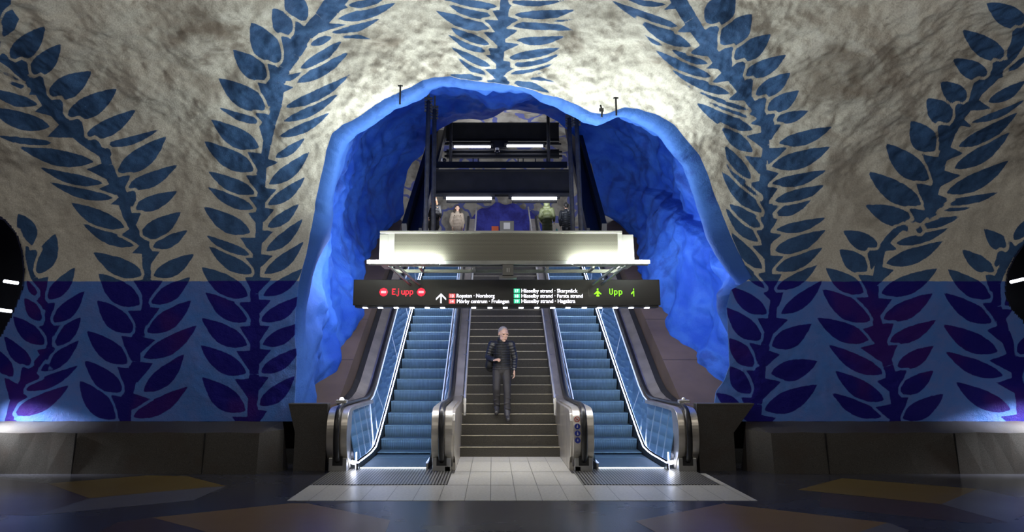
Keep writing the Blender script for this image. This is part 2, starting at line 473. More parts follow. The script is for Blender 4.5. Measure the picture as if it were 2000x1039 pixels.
NA, NR, NT_ = 1500, 400, 150
lip_xs = np.array([px_to_xs(*p) for p in LIP]); lip_xs[0, 1] = 0; lip_xs[-1, 1] = 0
lipA, _ = resample(lip_xs, NA)
lipA = smooth(lipA, 6); lipA[0, 1] = 0; lipA[-1, 1] = 0
SM = _es[-1]
X0, X1 = -13.0, 13.6
outer, _ = resample([(X0, 0), (X0, SM), (X1, SM), (X1, 0)], NA)
tt = np.linspace(0, 1, NR) ** 1.1
G = lipA[None] * (1 - tt[:, None, None]) + outer[None] * tt[:, None, None]     # (NR,NA,2) x,s
def wall_pt(xs):
    x, s = xs[..., 0], xs[..., 1]
    Y, z = prof(s)
    e = 1e-3; Y2, z2 = prof(s + e)
    ty, tz = (Y2 - Y) / e, (z2 - z) / e
    ln = np.hypot(ty, tz) + 1e-9
    n = np.stack([np.zeros_like(x), -tz / ln, ty / ln], -1)       # towards the platform
    p = np.stack([x, Y, z], -1)
    hi = np.clip((z - 2.6) / 2.5, 0, 1)
    amp = .05 + .26 * hi
    h = fbm(p, .42, 3) * amp * 1.3 + fbm(p, 1.7, 4, .6) * (.035 + .10 * hi)
    # wall bellies out between the openings, dips behind the spring line on the right as in the photo
    h = h - .10 * np.exp(-((z - 3.2) / .5) ** 2) * (np.abs(x) > 4.2) * np.clip(np.abs(x) - 4.2, 0, 1)
    base = np.clip(z - ZB, 0, .4) / .4
    return p + n * (h * base)[..., None], n
WP, WN = wall_pt(G)
# shaft behind the lip
def on_incline(x, y):
    """point of the inclined side panel seen at a pixel"""
    t = float(tan_el(y))
    if y > 786: Y = 12.0
    else: Y = (CH - .9 + .57 * 13.3) / (.57 - t)
    if Y < 13.3: Y = max(12.0, (.9 - CH) / t) if t < -1e-3 else 13.3
    return at(x, y, min(Y, 22.3))
BL = [on_incline(*p) for p in [(600, 787), (632, 765), (640, 740), (655, 690), (680, 645), (690, 600), (697, 545), (718, 500), (735, 460), (752, 425)]]
BR = [on_incline(*p) for p in [(1405, 787), (1415, 755), (1385, 720), (1352, 680), (1320, 645), (1312, 615), (1287, 590), (1283, 540), (1268, 490), (1245, 425)]]
BL[0] = (BL[0][0], 12.0, .7); BR[0] = (BR[0][0], 12.0, .7)
hole3 = []
for (x, y) in HOLE:
    k = min(1, max(0, (y - 230) / 190.0))
    hole3.append(at(x, y, 19.3 + 3.0 * k))
backR, _ = resample(hole3, NA)
# match the back curve to the lip by normalised angle about the shaft centre so the crown stays over the crown
def ang(p, cx, cz): return np.arctan2(p[:, 0] - cx, p[:, 2] - cz)
lip3 = WP[0]
a1 = np.unwrap(ang(lip3, .4, 1.2)); a2 = np.unwrap(ang(backR, .2, 5.0))
f1 = np.linspace(0, 1, NA); m1 = (np.maximum.accumulate(a1) - a1[0]) / (a1[-1] - a1[0])
m2 = (np.maximum.accumulate(a2) - a2[0]) / (a2[-1] - a2[0]); m2 = m2 + np.arange(NA) * 1e-7
tgt = .5 * f1 + .5 * np.clip(m1, 0, 1)
back = np.stack([np.interp(tgt, .5 * np.linspace(0, 1, NA) + .5 * np.clip(m2, 0, 1), backR[:, k]) for k in range(3)], 1)
back = smooth(back, 8)
vv = np.linspace(0, 1, NT_ + 1)[1:] ** 1.35
BLr, _ = resample(BL, 400); BRr, _ = resample(BR, 400)
tun = []
cx = .4
din = back - lip3
outw = np.stack([lip3[:, 0] - cx, np.zeros(NA), (lip3[:, 2] - 2.0)], 1); outw /= np.linalg.norm(outw, axis=1)[:, None]
sidef = np.clip(np.abs(outw[:, 0]) * 1.2, 0, 1)
for v in vv:
    # leaves the wall plane with a rounded shoulder, then runs back up the slope
    p = lip3 + din * v
    bulge = (1 - math.exp(-v * 6)) * (1 - v ** 7)
    p = p + outw * (bulge * (.12 + (.75 + .40 * np.linspace(0, 1, NA)) * sidef))[:, None]
    sh = math.exp(-v * 9) * (1 - math.exp(-v * 60))
    sh2 = (1 - math.exp(-v * 70)) * math.exp(-(v / .27) ** 1.3)
    p[:, 1] -= math.exp(-v * 14) * (1 - math.exp(-v * 60)) * .10 * sidef
    p = p - outw * (sh2 * (.07 + (.30 + .42 * np.linspace(0, 1, NA)) * sidef))[:, None]
    bl = np.array([np.interp(v, np.linspace(0, 1, 400), BLr[:, k]) for k in range(3)])
    br = np.array([np.interp(v, np.linspace(0, 1, 400), BRr[:, k]) for k in range(3)])
    zc = p[:, 2]
    u = np.arange(NA) / (NA - 1)
    wl = np.exp(-(u / .10) ** 2)[:, None]; wr = np.exp(-((1 - u) / .12) ** 2)[:, None]
    dl, dr = bl - p[0], br - p[-1]
    dl[2] -= .35 * min(1, v * 6); dr[2] -= .35 * min(1, v * 6)
    p = p + wl * dl + wr * dr
    tun.append(p)
TP = np.array(tun)
amp = np.clip(vv * 8, 0, 1)[:, None] * np.clip((1 - vv) * 12, 0.25, 1)[:, None]
hn = fbm(TP, .75, 4, .55) * .55 + fbm(TP * np.array([1, 1, .35]), 2.3, 2) * .12
TP = TP + outw[None] * (hn * amp)[..., None]
ALL = np.concatenate([TP[::-1], WP], 0)       # rows: back of shaft ... lip ... outer frame
nrows = ALL.shape[0]
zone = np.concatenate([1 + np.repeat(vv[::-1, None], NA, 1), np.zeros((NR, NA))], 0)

# ---- leaves, traced in photo pixels
leaves = []   # (crop origin x, y, scale) applied on the fly; polygons in photo pixels
polys = []; plab = []
def leaf_poly(b, t, wd, bend=0.0):
    b = np.array(b, float); t = np.array(t, float); d = t - b; L = np.hypot(*d); d /= L; n = np.array([-d[1], d[0]])
    k = np.linspace(0, 1, 15)
    prof_ = np.power(np.sin(PI * np.power(k, .86)), .82) * (1 - .18 * k)
    prof_[0] = .06; prof_[-1] = 0
    c = b + np.outer(k * L, d) + np.outer(np.sin(PI * k) * bend * L, n)
    return np.concatenate([c + np.outer(prof_ * wd / 2, n), (c - np.outer(prof_ * wd / 2, n))[::-1]])
def vine(o, sc, stem, wds, left, right, thorn=True):
    st = np.array(stem, float)
    P_ = np.array(o) + st / sc
    W = np.interp(np.linspace(0, 1, len(st)), np.linspace(0, 1, len(wds)), wds) / sc * .88
    tn = np.gradient(P_, axis=0); tn /= np.linalg.norm(tn, axis=1)[:, None]; nr = np.stack([-tn[:, 1], tn[:, 0]], 1)
    for i in range(len(P_) - 1):      # stem as a chain of quads so it may curl
        plab.append(0); polys.append(np.array([P_[i] + nr[i] * W[i] / 2, P_[i + 1] + nr[i + 1] * W[i + 1] / 2, P_[i + 1] - nr[i + 1] * W[i + 1] / 2, P_[i] - nr[i] * W[i] / 2]))
    dense, _ = resample(P_, 400)
    dt = np.gradient(dense, axis=0); dt /= np.linalg.norm(dt, axis=1)[:, None]
    for side, L in ((-1, left), (1, right)):
        for lf in L:
            b = np.array(o) + np.array(lf[0:2]) / sc; t = np.array(o) + np.array(lf[2:4]) / sc; wd = lf[4] / sc * 1.28
            bend = .05 * side if (t[1] < b[1]) else -.05 * side
            plab.append(len(plab) + 1); polys.append(leaf_poly(b, t, wd, bend))
            if not thorn: continue
            k = np.argmin(np.linalg.norm(dense - b, axis=1)); q = dense[k]; dn = dt[k]
            if dn[1] < 0: dn = -dn
            outv = b - q; dist = np.hypot(*outv)
            if dist < 2 or dist > 40: continue
            outv /= dist; outv = outv - dn * (outv @ dn); outv /= np.hypot(*outv) + 1e-6
            s_ = min(1.25, max(.45, (lf[4] / sc) / 30.0))
            T = q + outv * (dist + 19 * s_) + dn * (8 * s_ + 3)
            a1_ = q + dn * (9 * s_); a2_ = q + dn * 50 * s_
            plab.append(0); polys.append(np.array([a1_ - outv * 2, T, a2_ + outv * 6, a2_]))
A_ = ((0, 0), 2.474); B_ = ((0, 400), 2.416); F_ = ((1300, 0), 2.474); G_ = ((1300, 400), 2.416); T_ = ((400, 0), 2.5); R_ = ((1000, 0), 2.474)
vine(*A_, [(0, 270), (60, 315), (130, 385), (190, 440), (235, 510), (290, 570), (340, 625), (420, 690), (500, 740), (520, 800), (550, 880), (600, 950), (618, 1045)], [50, 50, 60, 60, 55, 60, 60, 45],
     [(140, 430, 0, 350, 26), (115, 400, -20, 330, 24), (180, 505, -60, 425, 50), (240, 612, -60, 515, 72), (250, 690, -10, 655, 36), (450, 782, 75, 697, 66), (495, 885, 190, 808, 45), (545, 957, 240, 880, 42)],
     [(45, 285, 218, 127, 92), (140, 362, 295, 213, 84), (235, 458, 442, 345, 96), (325, 560, 567, 428, 90), (412, 662, 657, 530, 70), (500, 704, 770, 625, 34), (570, 830, 803, 660, 86), (610, 907, 858, 797, 62), (642, 1007, 858, 922, 62)])
plab.append(1); polys.append(np.array([(0, 18), (20, 12), (38, 38), (27, 60), (0, 78)]))
vine(*A_, [(1660, -40), (1600, 40), (1555, 90), (1480, 170), (1420, 260), (1375, 330), (1350, 400), (1340, 500), (1310, 600), (1290, 700), (1270, 800), (1265, 900), (1262, 1045)], [100, 90, 75, 60, 50, 42, 38],
     [(1478, 98, 1385, -60, 90), (1420, 165, 1318, 40, 88), (1356, 300, 1212, 108, 108), (1305, 380, 1125, 240, 88), (1295, 522, 1055, 378, 92), (1280, 592, 1060, 520, 34), (1250, 712, 1022, 580, 82), (1238, 822, 985, 682, 78), (1240, 932, 1005, 828, 58), (1230, 1007, 1003, 903, 50)],
     [(1330, 762, 1475, 665, 36), (1300, 890, 1495, 733, 58), (1295, 990, 1475, 855, 50)])
vine(*T_, [(620, -5), (560, 80)], [60], [],
     [(700, 26, 880, -8, 34), (648, 92, 938, 12, 44), (600, 166, 855, 90, 34), (636, 178, 812, 192, 20), (505, 216, 632, 168, 34), (468, 332, 672, 195, 46), (430, 402, 708, 250, 50), (395, 523, 708, 365, 46), (385, 592, 657, 455, 40), (362, 668, 612, 548, 40)], thorn=False)
for q_ in ([(500, 345), (445, 395), (375, 395), (360, 375)], [(700, 120), (560, 160), (500, 155), (560, 110)], [(440, 425), (330, 480), (275, 410), (350, 405)], [(615, 70), (700, 35), (630, 0)]):
    plab.append(0); polys.append(np.array([(400 + a / 2.5, b / 2.5) for a, b in q_]))
vine(*B_, [(575, -5), (600, 60), (640, 130), (685, 180), (690, 250), (695, 350), (690, 420), (688, 490), (655, 580), (640, 650), (638, 740), (622, 820), (600, 900), (590, 1030)], [38, 45, 42, 55, 60],
     [(585, 105, 335, -10, 68), (635, 192, 388, 88, 50), (675, 330, 440, 225, 74), (660, 470, 465, 325, 92), (632, 598, 458, 450, 86), (612, 745, 410, 595, 84), (580, 880, 400, 735, 80), (550, 1010, 375, 830, 92)],
     [(660, 150, 852, 35, 76), (722, 200, 885, 120, 50), (725, 335, 915, 232, 66), (710, 462, 898, 342, 68), (690, 600, 903, 450, 78), (680, 720, 930, 568, 72), (680, 880, 870, 705, 74), (630, 1000, 885, 858, 66)])
vine(*B_, [(1225, -5), (1222, 130), (1215, 250), (1210, 350), (1200, 420), (1205, 600), (1200, 800), (1190, 1030)], [38, 36, 50, 56],
     [(1180, 130, 960, 10, 74), (1185, 234, 970, 142, 40), (1195, 322, 985, 197, 60), (1168, 430, 952, 295, 84), (1180, 545, 970, 415, 80), (1165, 662, 952, 535, 80), (1160, 795, 945, 662, 80), (1155, 972, 955, 815, 94)],
     [(1265, 105, 1412, -5, 46), (1258, 218, 1430, 65, 50), (1248, 325, 1432, 175, 54), (1245, 428, 1430, 300, 54), (1232, 548, 1428, 428, 62), (1240, 660, 1425, 557, 62), (1230, 790, 1418, 672, 60), (1222, 945, 1392, 808, 66)])
vine(*B_, [(95, 110), (128, 190), (132, 260), (160, 345), (190, 400), (213, 500), (235, 600), (240, 680), (170, 760), (110, 840), (70, 920), (40, 1030)], [14, 28, 45, 50, 50, 45],
     [(190, 430, 125, 355, 36), (210, 545, 115, 440, 58), (215, 655, 60, 525, 70), (150, 760, 20, 620, 60), (60, 810, -20, 680, 60)],
     [(150, 190, 85, 40, 78), (170, 325, 262, 135, 82), (220, 445, 355, 295, 62), (245, 552, 398, 408, 64), (242, 662, 382, 530, 64), (190, 782, 372, 640, 60), (115, 872, 368, 758, 50), (58, 987, 328, 850, 68)])
vine(*F_, [(40, -40), (120, 95), (190, 200), (250, 290), (310, 360), (370, 440), (430, 520), (475, 600), (488, 700), (470, 800), (478, 900), (490, 1045)], [85, 75, 60, 52, 44, 34, 36, 34],
     [], [(195, 108, 335, -30, 118), (265, 212, 418, 68, 104), (325, 282, 508, 165, 84), (378, 364, 582, 265, 66), (437, 457, 604, 350, 70), (485, 532, 646, 437, 68), (528, 580, 690, 535, 48), (550, 690, 805, 612, 58), (510, 802, 797, 708, 72), (515, 887, 775, 823, 50), (530, 970, 764, 895, 58)])
vine(*R_, [(760, -40), (862, 95), (932, 200), (992, 290), (1052, 360), (1112, 440), (1172, 520), (1217, 600), (1230, 700), (1212, 800), (1220, 900), (1232, 1045)], [30],
     [(740, 22, 545, -10, 24), (803, 127, 480, 2, 44), (865, 224, 595, 68, 58), (732, 222, 640, 168, 15), (945, 307, 768, 238, 34), (965, 372, 688, 240, 44), (1052, 452, 773, 338, 44), (1147, 532, 818, 393, 26), (1162, 572, 868, 432, 21), (1162, 627, 888, 495, 60), (1162, 734, 1003, 583, 58), (1152, 862, 1028, 703, 54), (1207, 957, 1028, 778, 32), (1212, 1027, 1013, 828, 58)], [])
vine(*G_, [(490, -5), (480, 120), (480, 250), (490, 360), (512, 450), (500, 560), (470, 660), (450, 760), (440, 850), (430, 940), (418, 1030)], [34, 34, 45, 58, 62],
     [(462, 102, 300, -5, 58), (440, 174, 285, 18, 50), (455, 302, 312, 133, 54), (478, 395, 330, 245, 36), (478, 512, 305, 385, 68), (452, 637, 288, 485, 80), (430, 759, 298, 628, 76), (405, 887, 303, 760, 76), (352, 950, 238, 888, 48)],
     [(500, 42, 690, -28, 50), (525, 118, 757, 60, 44), (515, 217, 754, 120, 66), (510, 307, 740, 203, 58), (522, 397, 717, 283, 50), (545, 514, 740, 356, 58), (500, 665, 687, 563, 80), (500, 797, 718, 738, 84), (470, 967, 717, 848, 86)])
vine(*F_, [(1800, 60), (1715, 190), (1655, 290), (1595, 360), (1510, 440), (1475, 500), (1425, 560), (1380, 640), (1350, 720), (1330, 800), (1315, 870), (1290, 960), (1265, 1045)], [80, 60, 55, 50, 50, 42],
     [(1750, 115, 1548, 12, 92), (1648, 280, 1432, 143, 88), (1562, 367, 1385, 283, 78), (1458, 484, 1328, 395, 82), (1384, 584, 1262, 475, 98), (1303, 727, 1186, 585, 104), (1272, 867, 1063, 693, 98), (1237, 987, 978, 828, 90)],
     [(1632, 345, 1760, 262, 30), (1560, 492, 1740, 388, 50), (1480, 592, 1740, 478, 30), (1418, 707, 1702, 543, 58), (1395, 814, 1665, 638, 64), (1360, 932, 1658, 776, 70), (1340, 982, 1608, 928, 38), (1320, 1015, 1505, 988, 18), (1310, 1036, 1440, 1028, 14)])
vine(*G_, [(1290, -5), (1235, 60), (1130, 85), (1062, 150), (1022, 200), (1005, 290), (987, 380), (985, 500), (1008, 590), (1030, 680), (1050, 760), (1078, 860), (1090, 940), (1085, 1030)], [30, 40, 38, 50, 58, 62],
     [(1172, 72, 943, 2, 78), (1002, 197, 838, 123, 72), (960, 307, 820, 210, 78), (938, 412, 755, 298, 74), (972, 542, 740, 400, 92), (960, 637, 713, 533, 78), (1027, 797, 766, 658, 66), (1028, 922, 800, 783, 74), (1015, 1000, 783, 888, 62)],
     [(1160, 97, 1412, 38, 44), (1085, 182, 1337, 108, 40), (1042, 277, 1310, 170, 64), (1020, 417, 1284, 300, 78), (1030, 537, 1260, 418, 74), (1055, 644, 1277, 543, 60), (1095, 762, 1264, 666, 66), (1098, 887, 1264, 783, 70), (1115, 1007, 1312, 893, 76)])
vine(*G_, [(1740, 130), (1690, 185), (1625, 240), (1590, 300), (1560, 370), (1562, 480), (1600, 600), (1640, 720), (1670, 850), (1690, 1030)], [34, 45, 55, 62],
     [(1622, 208, 1503, 115, 64), (1552, 314, 1398, 211, 62), (1540, 437, 1330, 303, 74), (1550, 552, 1313, 416, 74), (1565, 692, 1308, 563, 80), (1590, 807, 1320, 693, 64), (1625, 967, 1368, 836, 74)],
     [(1645, 165, 1720, 60, 50), (1600, 472, 1740, 360, 60), (1650, 700, 1790, 590, 70), (1690, 830, 1800, 740, 60)])
vine(*T_, [(1470, -10), (1455, 100), (1448, 200), (1440, 300), (1435, 405)], [56, 44, 36],
     [(1428, 32, 1160, -8, 44), (1395, 77, 1183, 13, 52), (1392, 137, 1128, 53, 52), (1390, 217, 1198, 133, 44), (1388, 252, 1188, 170, 34), (1392, 322, 1203, 230, 38), (1398, 382, 1223, 266, 30), (1390, 374, 1193, 364, 30)],
     [(1480, 6, 1765, 0, 24), (1512, 72, 1807, 48, 44), (1560, 96, 1802, 93, 15), (1505, 127, 1798, 148, 42), (1518, 197, 1759, 177, 36), (1488, 282, 1734, 233, 48), (1493, 314, 1732, 265, 38), (1478, 362, 1703, 310, 26), (1480, 380, 1672, 340, 18), (1488, 380, 1712, 402, 18), (1498, 402, 1682, 452, 30)])

def extend(x0_, y0_, dx, dy, n, wd, ln):
    # the vines run on over the vault above the frame
    d = np.array([dx, dy], float); d /= np.hypot(*d); nr = np.array([-d[1], d[0]]); step = 46
    st_ = [np.array([x0_, y0_], float) + d * step * k for k in range(n + 1)]
    L_ = []; R__ = []
    for k in range(1, n):
        f = 1 - .5 * k / n
        for sg, lst in ((-1, L_), (1, R__)):
            b = st_[k] + nr * sg * 16; t = b + (nr * sg * .8 + d * .62) * ln * f
            lst.append((b[0], b[1], t[0], t[1], wd * f))
    vine((0, 0), 1.0, [tuple(p) for p in st_[::-1]], [12, 26], L_, R__)
extend(664, -14, .9, -.75, 7, 34, 95)
extend(985, -6, .02, -1, 7, 22, 110)
extend(1312, -20, -.6, -.8, 7, 32, 100)
extend(2020, 35, .5, -.85, 6, 34, 95)
extend(-8, 95, -.5, -.85, 6, 34, 95)
WPX = proj(WP)                                   # vertex positions in photo pixels, to lay the traced paint on the wall
sdf = np.full(WPX.shape[:2], -.6)
fx, fy = WPX[..., 0].ravel(), WPX[..., 1].ravel()
sd = sdf.ravel(); sd2 = sd.copy(); lab1 = np.full(sd.shape, -1)
inside_view = (fy > -900) & (fy < 900) & (fx > -120) & (fx < 2120) & (WP[..., 1].ravel() > 3)
cand = np.nonzero(inside_view)[0]; cxp, cyp = fx[cand], fy[cand]
for pg, lb_ in zip(polys, plab):
    lo = pg.min(0) - 9; hi = pg.max(0) + 9
    k = np.nonzero((cxp > lo[0]) & (cxp < hi[0]) & (cyp > lo[1]) & (cyp < hi[1]))[0]
    if len(k) == 0: continue
    X_, Y_ = cxp[k], cyp[k]
    dmin = np.full(len(k), 1e9); ins = np.zeros(len(k), bool); n = len(pg)
    for i in range(n):
        a, b_ = pg[i], pg[(i + 1) % n]; e = b_ - a
        t = np.clip(((X_ - a[0]) * e[0] + (Y_ - a[1]) * e[1]) / (e @ e + 1e-9), 0, 1)
        dmin = np.minimum(dmin, np.hypot(X_ - a[0] - t * e[0], Y_ - a[1] - t * e[1]))
        c1 = (a[1] > Y_) != (b_[1] > Y_)
        with np.errstate(divide='ignore', invalid='ignore'):
            ins ^= c1 & (X_ < (b_[0] - a[0]) * (Y_ - a[1]) / (b_[1] - a[1] + 1e-12) + a[0])
    s_ = np.where(ins, dmin, -dmin) * .008       # about metres on the wall
    idx = cand[k]; cur, l1 = sd[idx], lab1[idx]
    same = l1 == lb_; better = s_ > cur
    sd2[idx] = np.where(same, sd2[idx], np.where(better, cur, np.maximum(sd2[idx], s_)))
    sd[idx] = np.maximum(cur, s_); lab1[idx] = np.where(better, lb_, l1)
sd2 = np.maximum(sd2, -.6)
sdf = np.concatenate([np.full((NT_, NA), -.6), sd.reshape(NR, NA)], 0)
sdf2 = np.concatenate([np.full((NT_, NA), -.6), sd2.reshape(NR, NA)], 0)

# side passages at both ends of the wall: faces inside these outlines are open
SIDE_L = [(-60, 400), (-10, 415), (10, 428), (33, 455), (44, 490), (48, 530), (44, 565), (33, 595), (22, 620), (6, 650), (-10, 675), (-60, 720)]
SIDE_R = [(2070, 380), (2000, 475), (1982, 500), (1968, 530), (1963, 560), (1964, 580), (1975, 605), (1996, 625), (2010, 650), (2070, 690)]
def inpoly(x, y, pg):
    ins = np.zeros(x.shape, bool); n = len(pg)
    for i in range(n):
        a, b_ = pg[i], pg[(i + 1) % n]
        c1 = (a[1] > y) != (b_[1] > y)
        ins ^= c1 & (x < (b_[0] - a[0]) * (y - a[1]) / (b_[1] - a[1] + 1e-12) + a[0])
    return ins
I = np.arange(nrows * NA).reshape(nrows, NA)
quads = np.stack([I[:-1, :-1], I[:-1, 1:], I[1:, 1:], I[1:, :-1]], -1)
pxa = np.concatenate([np.full((NT_, NA, 2), -9999.0), WPX], 0)
cen = .25 * (pxa[:-1, :-1] + pxa[:-1, 1:] + pxa[1:, 1:] + pxa[1:, :-1])
zc_ = np.concatenate([TP[::-1], WP], 0)[:-1, :-1, 2]
keep = ~((inpoly(cen[..., 0], cen[..., 1], SIDE_L) | inpoly(cen[..., 0], cen[..., 1], SIDE_R)) & (zc_ < 4.5) & (zc_ > .8))
quads = quads[keep]
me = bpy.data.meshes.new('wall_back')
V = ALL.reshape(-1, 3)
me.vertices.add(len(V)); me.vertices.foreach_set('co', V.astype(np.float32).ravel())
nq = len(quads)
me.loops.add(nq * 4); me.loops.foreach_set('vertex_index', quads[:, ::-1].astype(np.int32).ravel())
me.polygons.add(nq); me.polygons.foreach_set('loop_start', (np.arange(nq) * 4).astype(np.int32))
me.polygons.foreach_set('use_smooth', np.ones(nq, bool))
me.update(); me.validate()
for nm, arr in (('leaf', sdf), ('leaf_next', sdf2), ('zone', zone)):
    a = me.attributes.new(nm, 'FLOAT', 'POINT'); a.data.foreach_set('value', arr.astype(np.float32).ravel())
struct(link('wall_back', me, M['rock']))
# returns of the side passages
def side_return(pg, sgn, name):
    bm = NB(); rows = []
    base = [at(x, y, WY + .02) for x, y in pg]
    for j, dy in enumerate((0, .12, .4, .9, 2.0)):
        rows.append([bm.verts.new((x + sgn * .28 * (dy ** .5) * 1.0, y + dy, z)) for x, y, z in base])
    for a, b in zip(rows, rows[1:]):
        for i in range(len(a) - 1): bm.faces.new((a[i], a[i + 1], b[i + 1], b[i]))
    return struct(obj(name, bm, M['passage'], smooth=True))
side_return(SIDE_L, -1, 'trim_1'); side_return(SIDE_R, 1, 'trim_2')

#%%SHELL
# ------------------------------------------------------------------ rest of the platform shell
def grid_sheet(name, fn, nu, nv, m):
    me = bpy.data.meshes.new(name)
    u, v = np.meshgrid(np.linspace(0, 1, nu), np.linspace(0, 1, nv), indexing='ij')
    p = fn(u, v).reshape(-1, 3)
    I = np.arange(nu * nv).reshape(nu, nv)
    f = np.stack([I[:-1, :-1], I[1:, :-1], I[1:, 1:], I[:-1, 1:]], -1).reshape(-1, 4)
    me.from_pydata(p.tolist(), [], f.tolist()); me.polygons.foreach_set('use_smooth', [True] * len(f))
    return struct(link(name, me, m))
def f_ceil(u, v):
    x = -13.0 + 26.6 * u; y = 3.3 - 13.3 * v
    z = 7.74 + 0 * u; p = np.stack([x, y, z], -1)
    p[..., 2] -= 2.2 * np.clip(v - .55, 0, 1) ** 2 * 4
    p[..., 2] += fbm(p, .6, 3) * .3 * np.clip(v * 8, 0, 1)
    return p
grid_sheet('ceiling', f_ceil, 60, 40, M['vault'])
bm = NB(); box(bm, -13.2, 13.8, -10.2, -10, 0, 8); struct(obj('wall_front', bm, M['dark']))
bm = NB(); box(bm, -13.2, -13, -10, 20, 0, 8.6); struct(obj('wall_left', bm, M['dark']))
bm = NB(); box(bm, 13.6, 13.8, -10, 20, 0, 8.6); struct(obj('wall_right', bm, M['dark']))
bm = NB(); box(bm, -13, -4.8, 15.5, 15.7, 0, 4.8); struct(obj('wall_passage_left', bm, M['dark']))
bm = NB(); box(bm, 5.8, 13.6, 15.5, 15.7, 0, 4.8); struct(obj('wall_passage_right', bm, M['dark']))

# floor with inlaid fields
bm = NB()
fl_m = [M['fl_dark'], M['fl_yellow'], M['fl_ochre'], M['fl_grey'], M['fl_red']]
v = [bm.verts.new(p) for p in ((-13, -10, 0), (13.6, -10, 0), (13.6, 15.6, 0), (-13, 15.6, 0))]
bm.faces.new(v)
def inlay(pts, mi, z, conv=None):
    vs = [bm.verts.new((p[0], p[1], z)) for p in (at_floor(*q) for q in pts)]
    f = bm.faces.new(vs); f.material_index = mi
def c8(l): return [(a / 2.857, 780 + b / 2.857) for a, b in l]
def c6(l): return [(1300 + a / 2.857, 780 + b / 2.857) for a, b in l]
inlay(c8([(-400, 445), (-100, 432), (265, 470), (500, 552), (200, 648), (-400, 640)]), 4, .0008)
inlay(c8([(500, 552), (900, 508), (1262, 484), (1080, 563), (200, 648)]), 3, .0012)
inlay(c8([(265, 470), (820, 425), (1040, 428), (1262, 484), (1150, 492), (500, 552)]), 1, .0016)
inlay([(297, 1011), (380, 1032), (480, 1065), (300, 1090), (150, 1060), (230, 1020)], 4, .0008)
inlay([(297, 1011), (567, 983), (602, 983.5), (762, 1016), (745, 1060), (480, 1065), (380, 1032)], 2, .0012)
inlay(c6([(735, 505), (985, 440), (1740, 500), (1540, 585)]), 1, .0016)
inlay(c6([(1740, 500), (1800, 510), (2000, 557), (2100, 600), (1910, 688), (1540, 585)]), 3, .0012)
inlay(c6([(870, 520), (1540, 585), (1910, 688), (1700, 690), (860, 600)]), 4, .0006)
inlay([(1241, 1018), (1415, 983), (1418, 984.5), (1734, 1021), (1660, 1045), (1300, 1050)], 2, .0012)
inlay([(1734, 1021), (1776, 1036), (1740, 1070), (1600, 1070), (1660, 1045)], 3, .0012)
o = obj('floor', bm, None)
for m_ in fl_m: o.data.materials.append(m_)
struct(o)

C0 = .30                                   # axis of stairs and escalators
# pale tiled apron in front of the stairs, part of the floor finish
bm = NB(); box(bm, -2.42, 3.12, 9.28, 11.45, 0, .004); box(bm, C0 - .86, C0 + .86, 11.45, 13.45, 0, .004)
struct(obj('trim_3', bm, M['tile']))

# granite ledge along the wall foot
def ledge(name, x0, x1, inner, label):
    """inner: x end next to the escalators with a splayed return"""
    t = thing(name, label, 'ledge', ((x0 + x1) / 2, 11.5, 0))
    prof_ = [(11.42, 0), (11.46, .575), (11.94, .70), (11.94, 0)]
    bm = NB(); n = 40
    s = 1 if inner == x1 else -1
    far = x0 if s == 1 else x1
    rings = []
    for k in range(n + 1):
        x = far + (inner - far) * k / n
        h = .006 * math.sin(k * 1.7)
        rings.append([bm.verts.new((x, y + (h if z > .01 else 0), z + (h if z > .01 else 0))) for y, z in prof_])
    # splayed end: front corner turned back towards the wall
    x = inner
    end = [bm.verts.new(p) for p in ((x + s * .30, 11.72, 0), (x + s * .28, 11.74, .60), (x + s * .20, 11.94, .70), (x + s * .32, 11.94, 0))]
    rings.append(end)
    for a, b in zip(rings, rings[1:]):
        for i in range(4): bm.faces.new((a[i], a[(i + 1) % 4], b[(i + 1) % 4], b[i]))
    bm.faces.new(rings[0]); bm.faces.new(rings[-1][::-1])
    o = obj('granite_bench', bm, M['ledge'], t)
    o.location = (-t.location.x, -t.location.y, 0)
    for jx in (np.arange(1, 5) * 1.9):
        X_ = inner - s * (jx - 1.1)
        bm = NB(); box(bm, X_ - .004, X_ + .004, 11.412, 11.45, .0, .57)
        o = obj('joint', bm, M['rubber'], t); o.location = (-t.location.x, -t.location.y, 0)
    return t
ledge('stone_ledge', -12.9, -3.45, -3.45, 'long dark granite ledge at the wall foot left of the escalators')
ledge('stone_ledge', 4.12, 13.5, 4.12, 'long dark granite ledge at the wall foot right of the escalators')
# dark parapets between ledge and outer escalators
def parapet(xa, xb, xt, label):
    t = thing('parapet', label, 'low wall', ((xa + xb) / 2, 12.0, 0))
    bm = NB(); y0, y1 = 11.74, 11.93
    sgn = 1 if xb > xa else -1
    f = [(xa, 0), (xa, .55), (xt, .965), (xb, .965), (xb, 0)]
    a = [bm.verts.new((x, y0, z)) for x, z in f]; b = [bm.verts.new((x, y1, z)) for x, z in f]
    for i in range(5): bm.faces.new((a[i], a[(i + 1) % 5], b[(i + 1) % 5], b[i]))
    bm.faces.new(a[::-1]); bm.faces.new(b)
    o = obj('body', bm, M['ledge'], t); o.location = (-t.location.x, -12.0, 0)
    bm = NB(); box(bm, min(xt, xb), max(xt, xb), y0 - .01, y1, .965, .98)
    o = obj('cap', bm, M['led_grey'], t); o.location = (-t.location.x, -12.0, 0)
parapet(-3.0, -2.52, -3.12, 'dark low wall with flared top between left ledge and left escalator')
parapet(3.66, 3.12, 4.0, 'dark low wall with flared top between right ledge and right escalator')

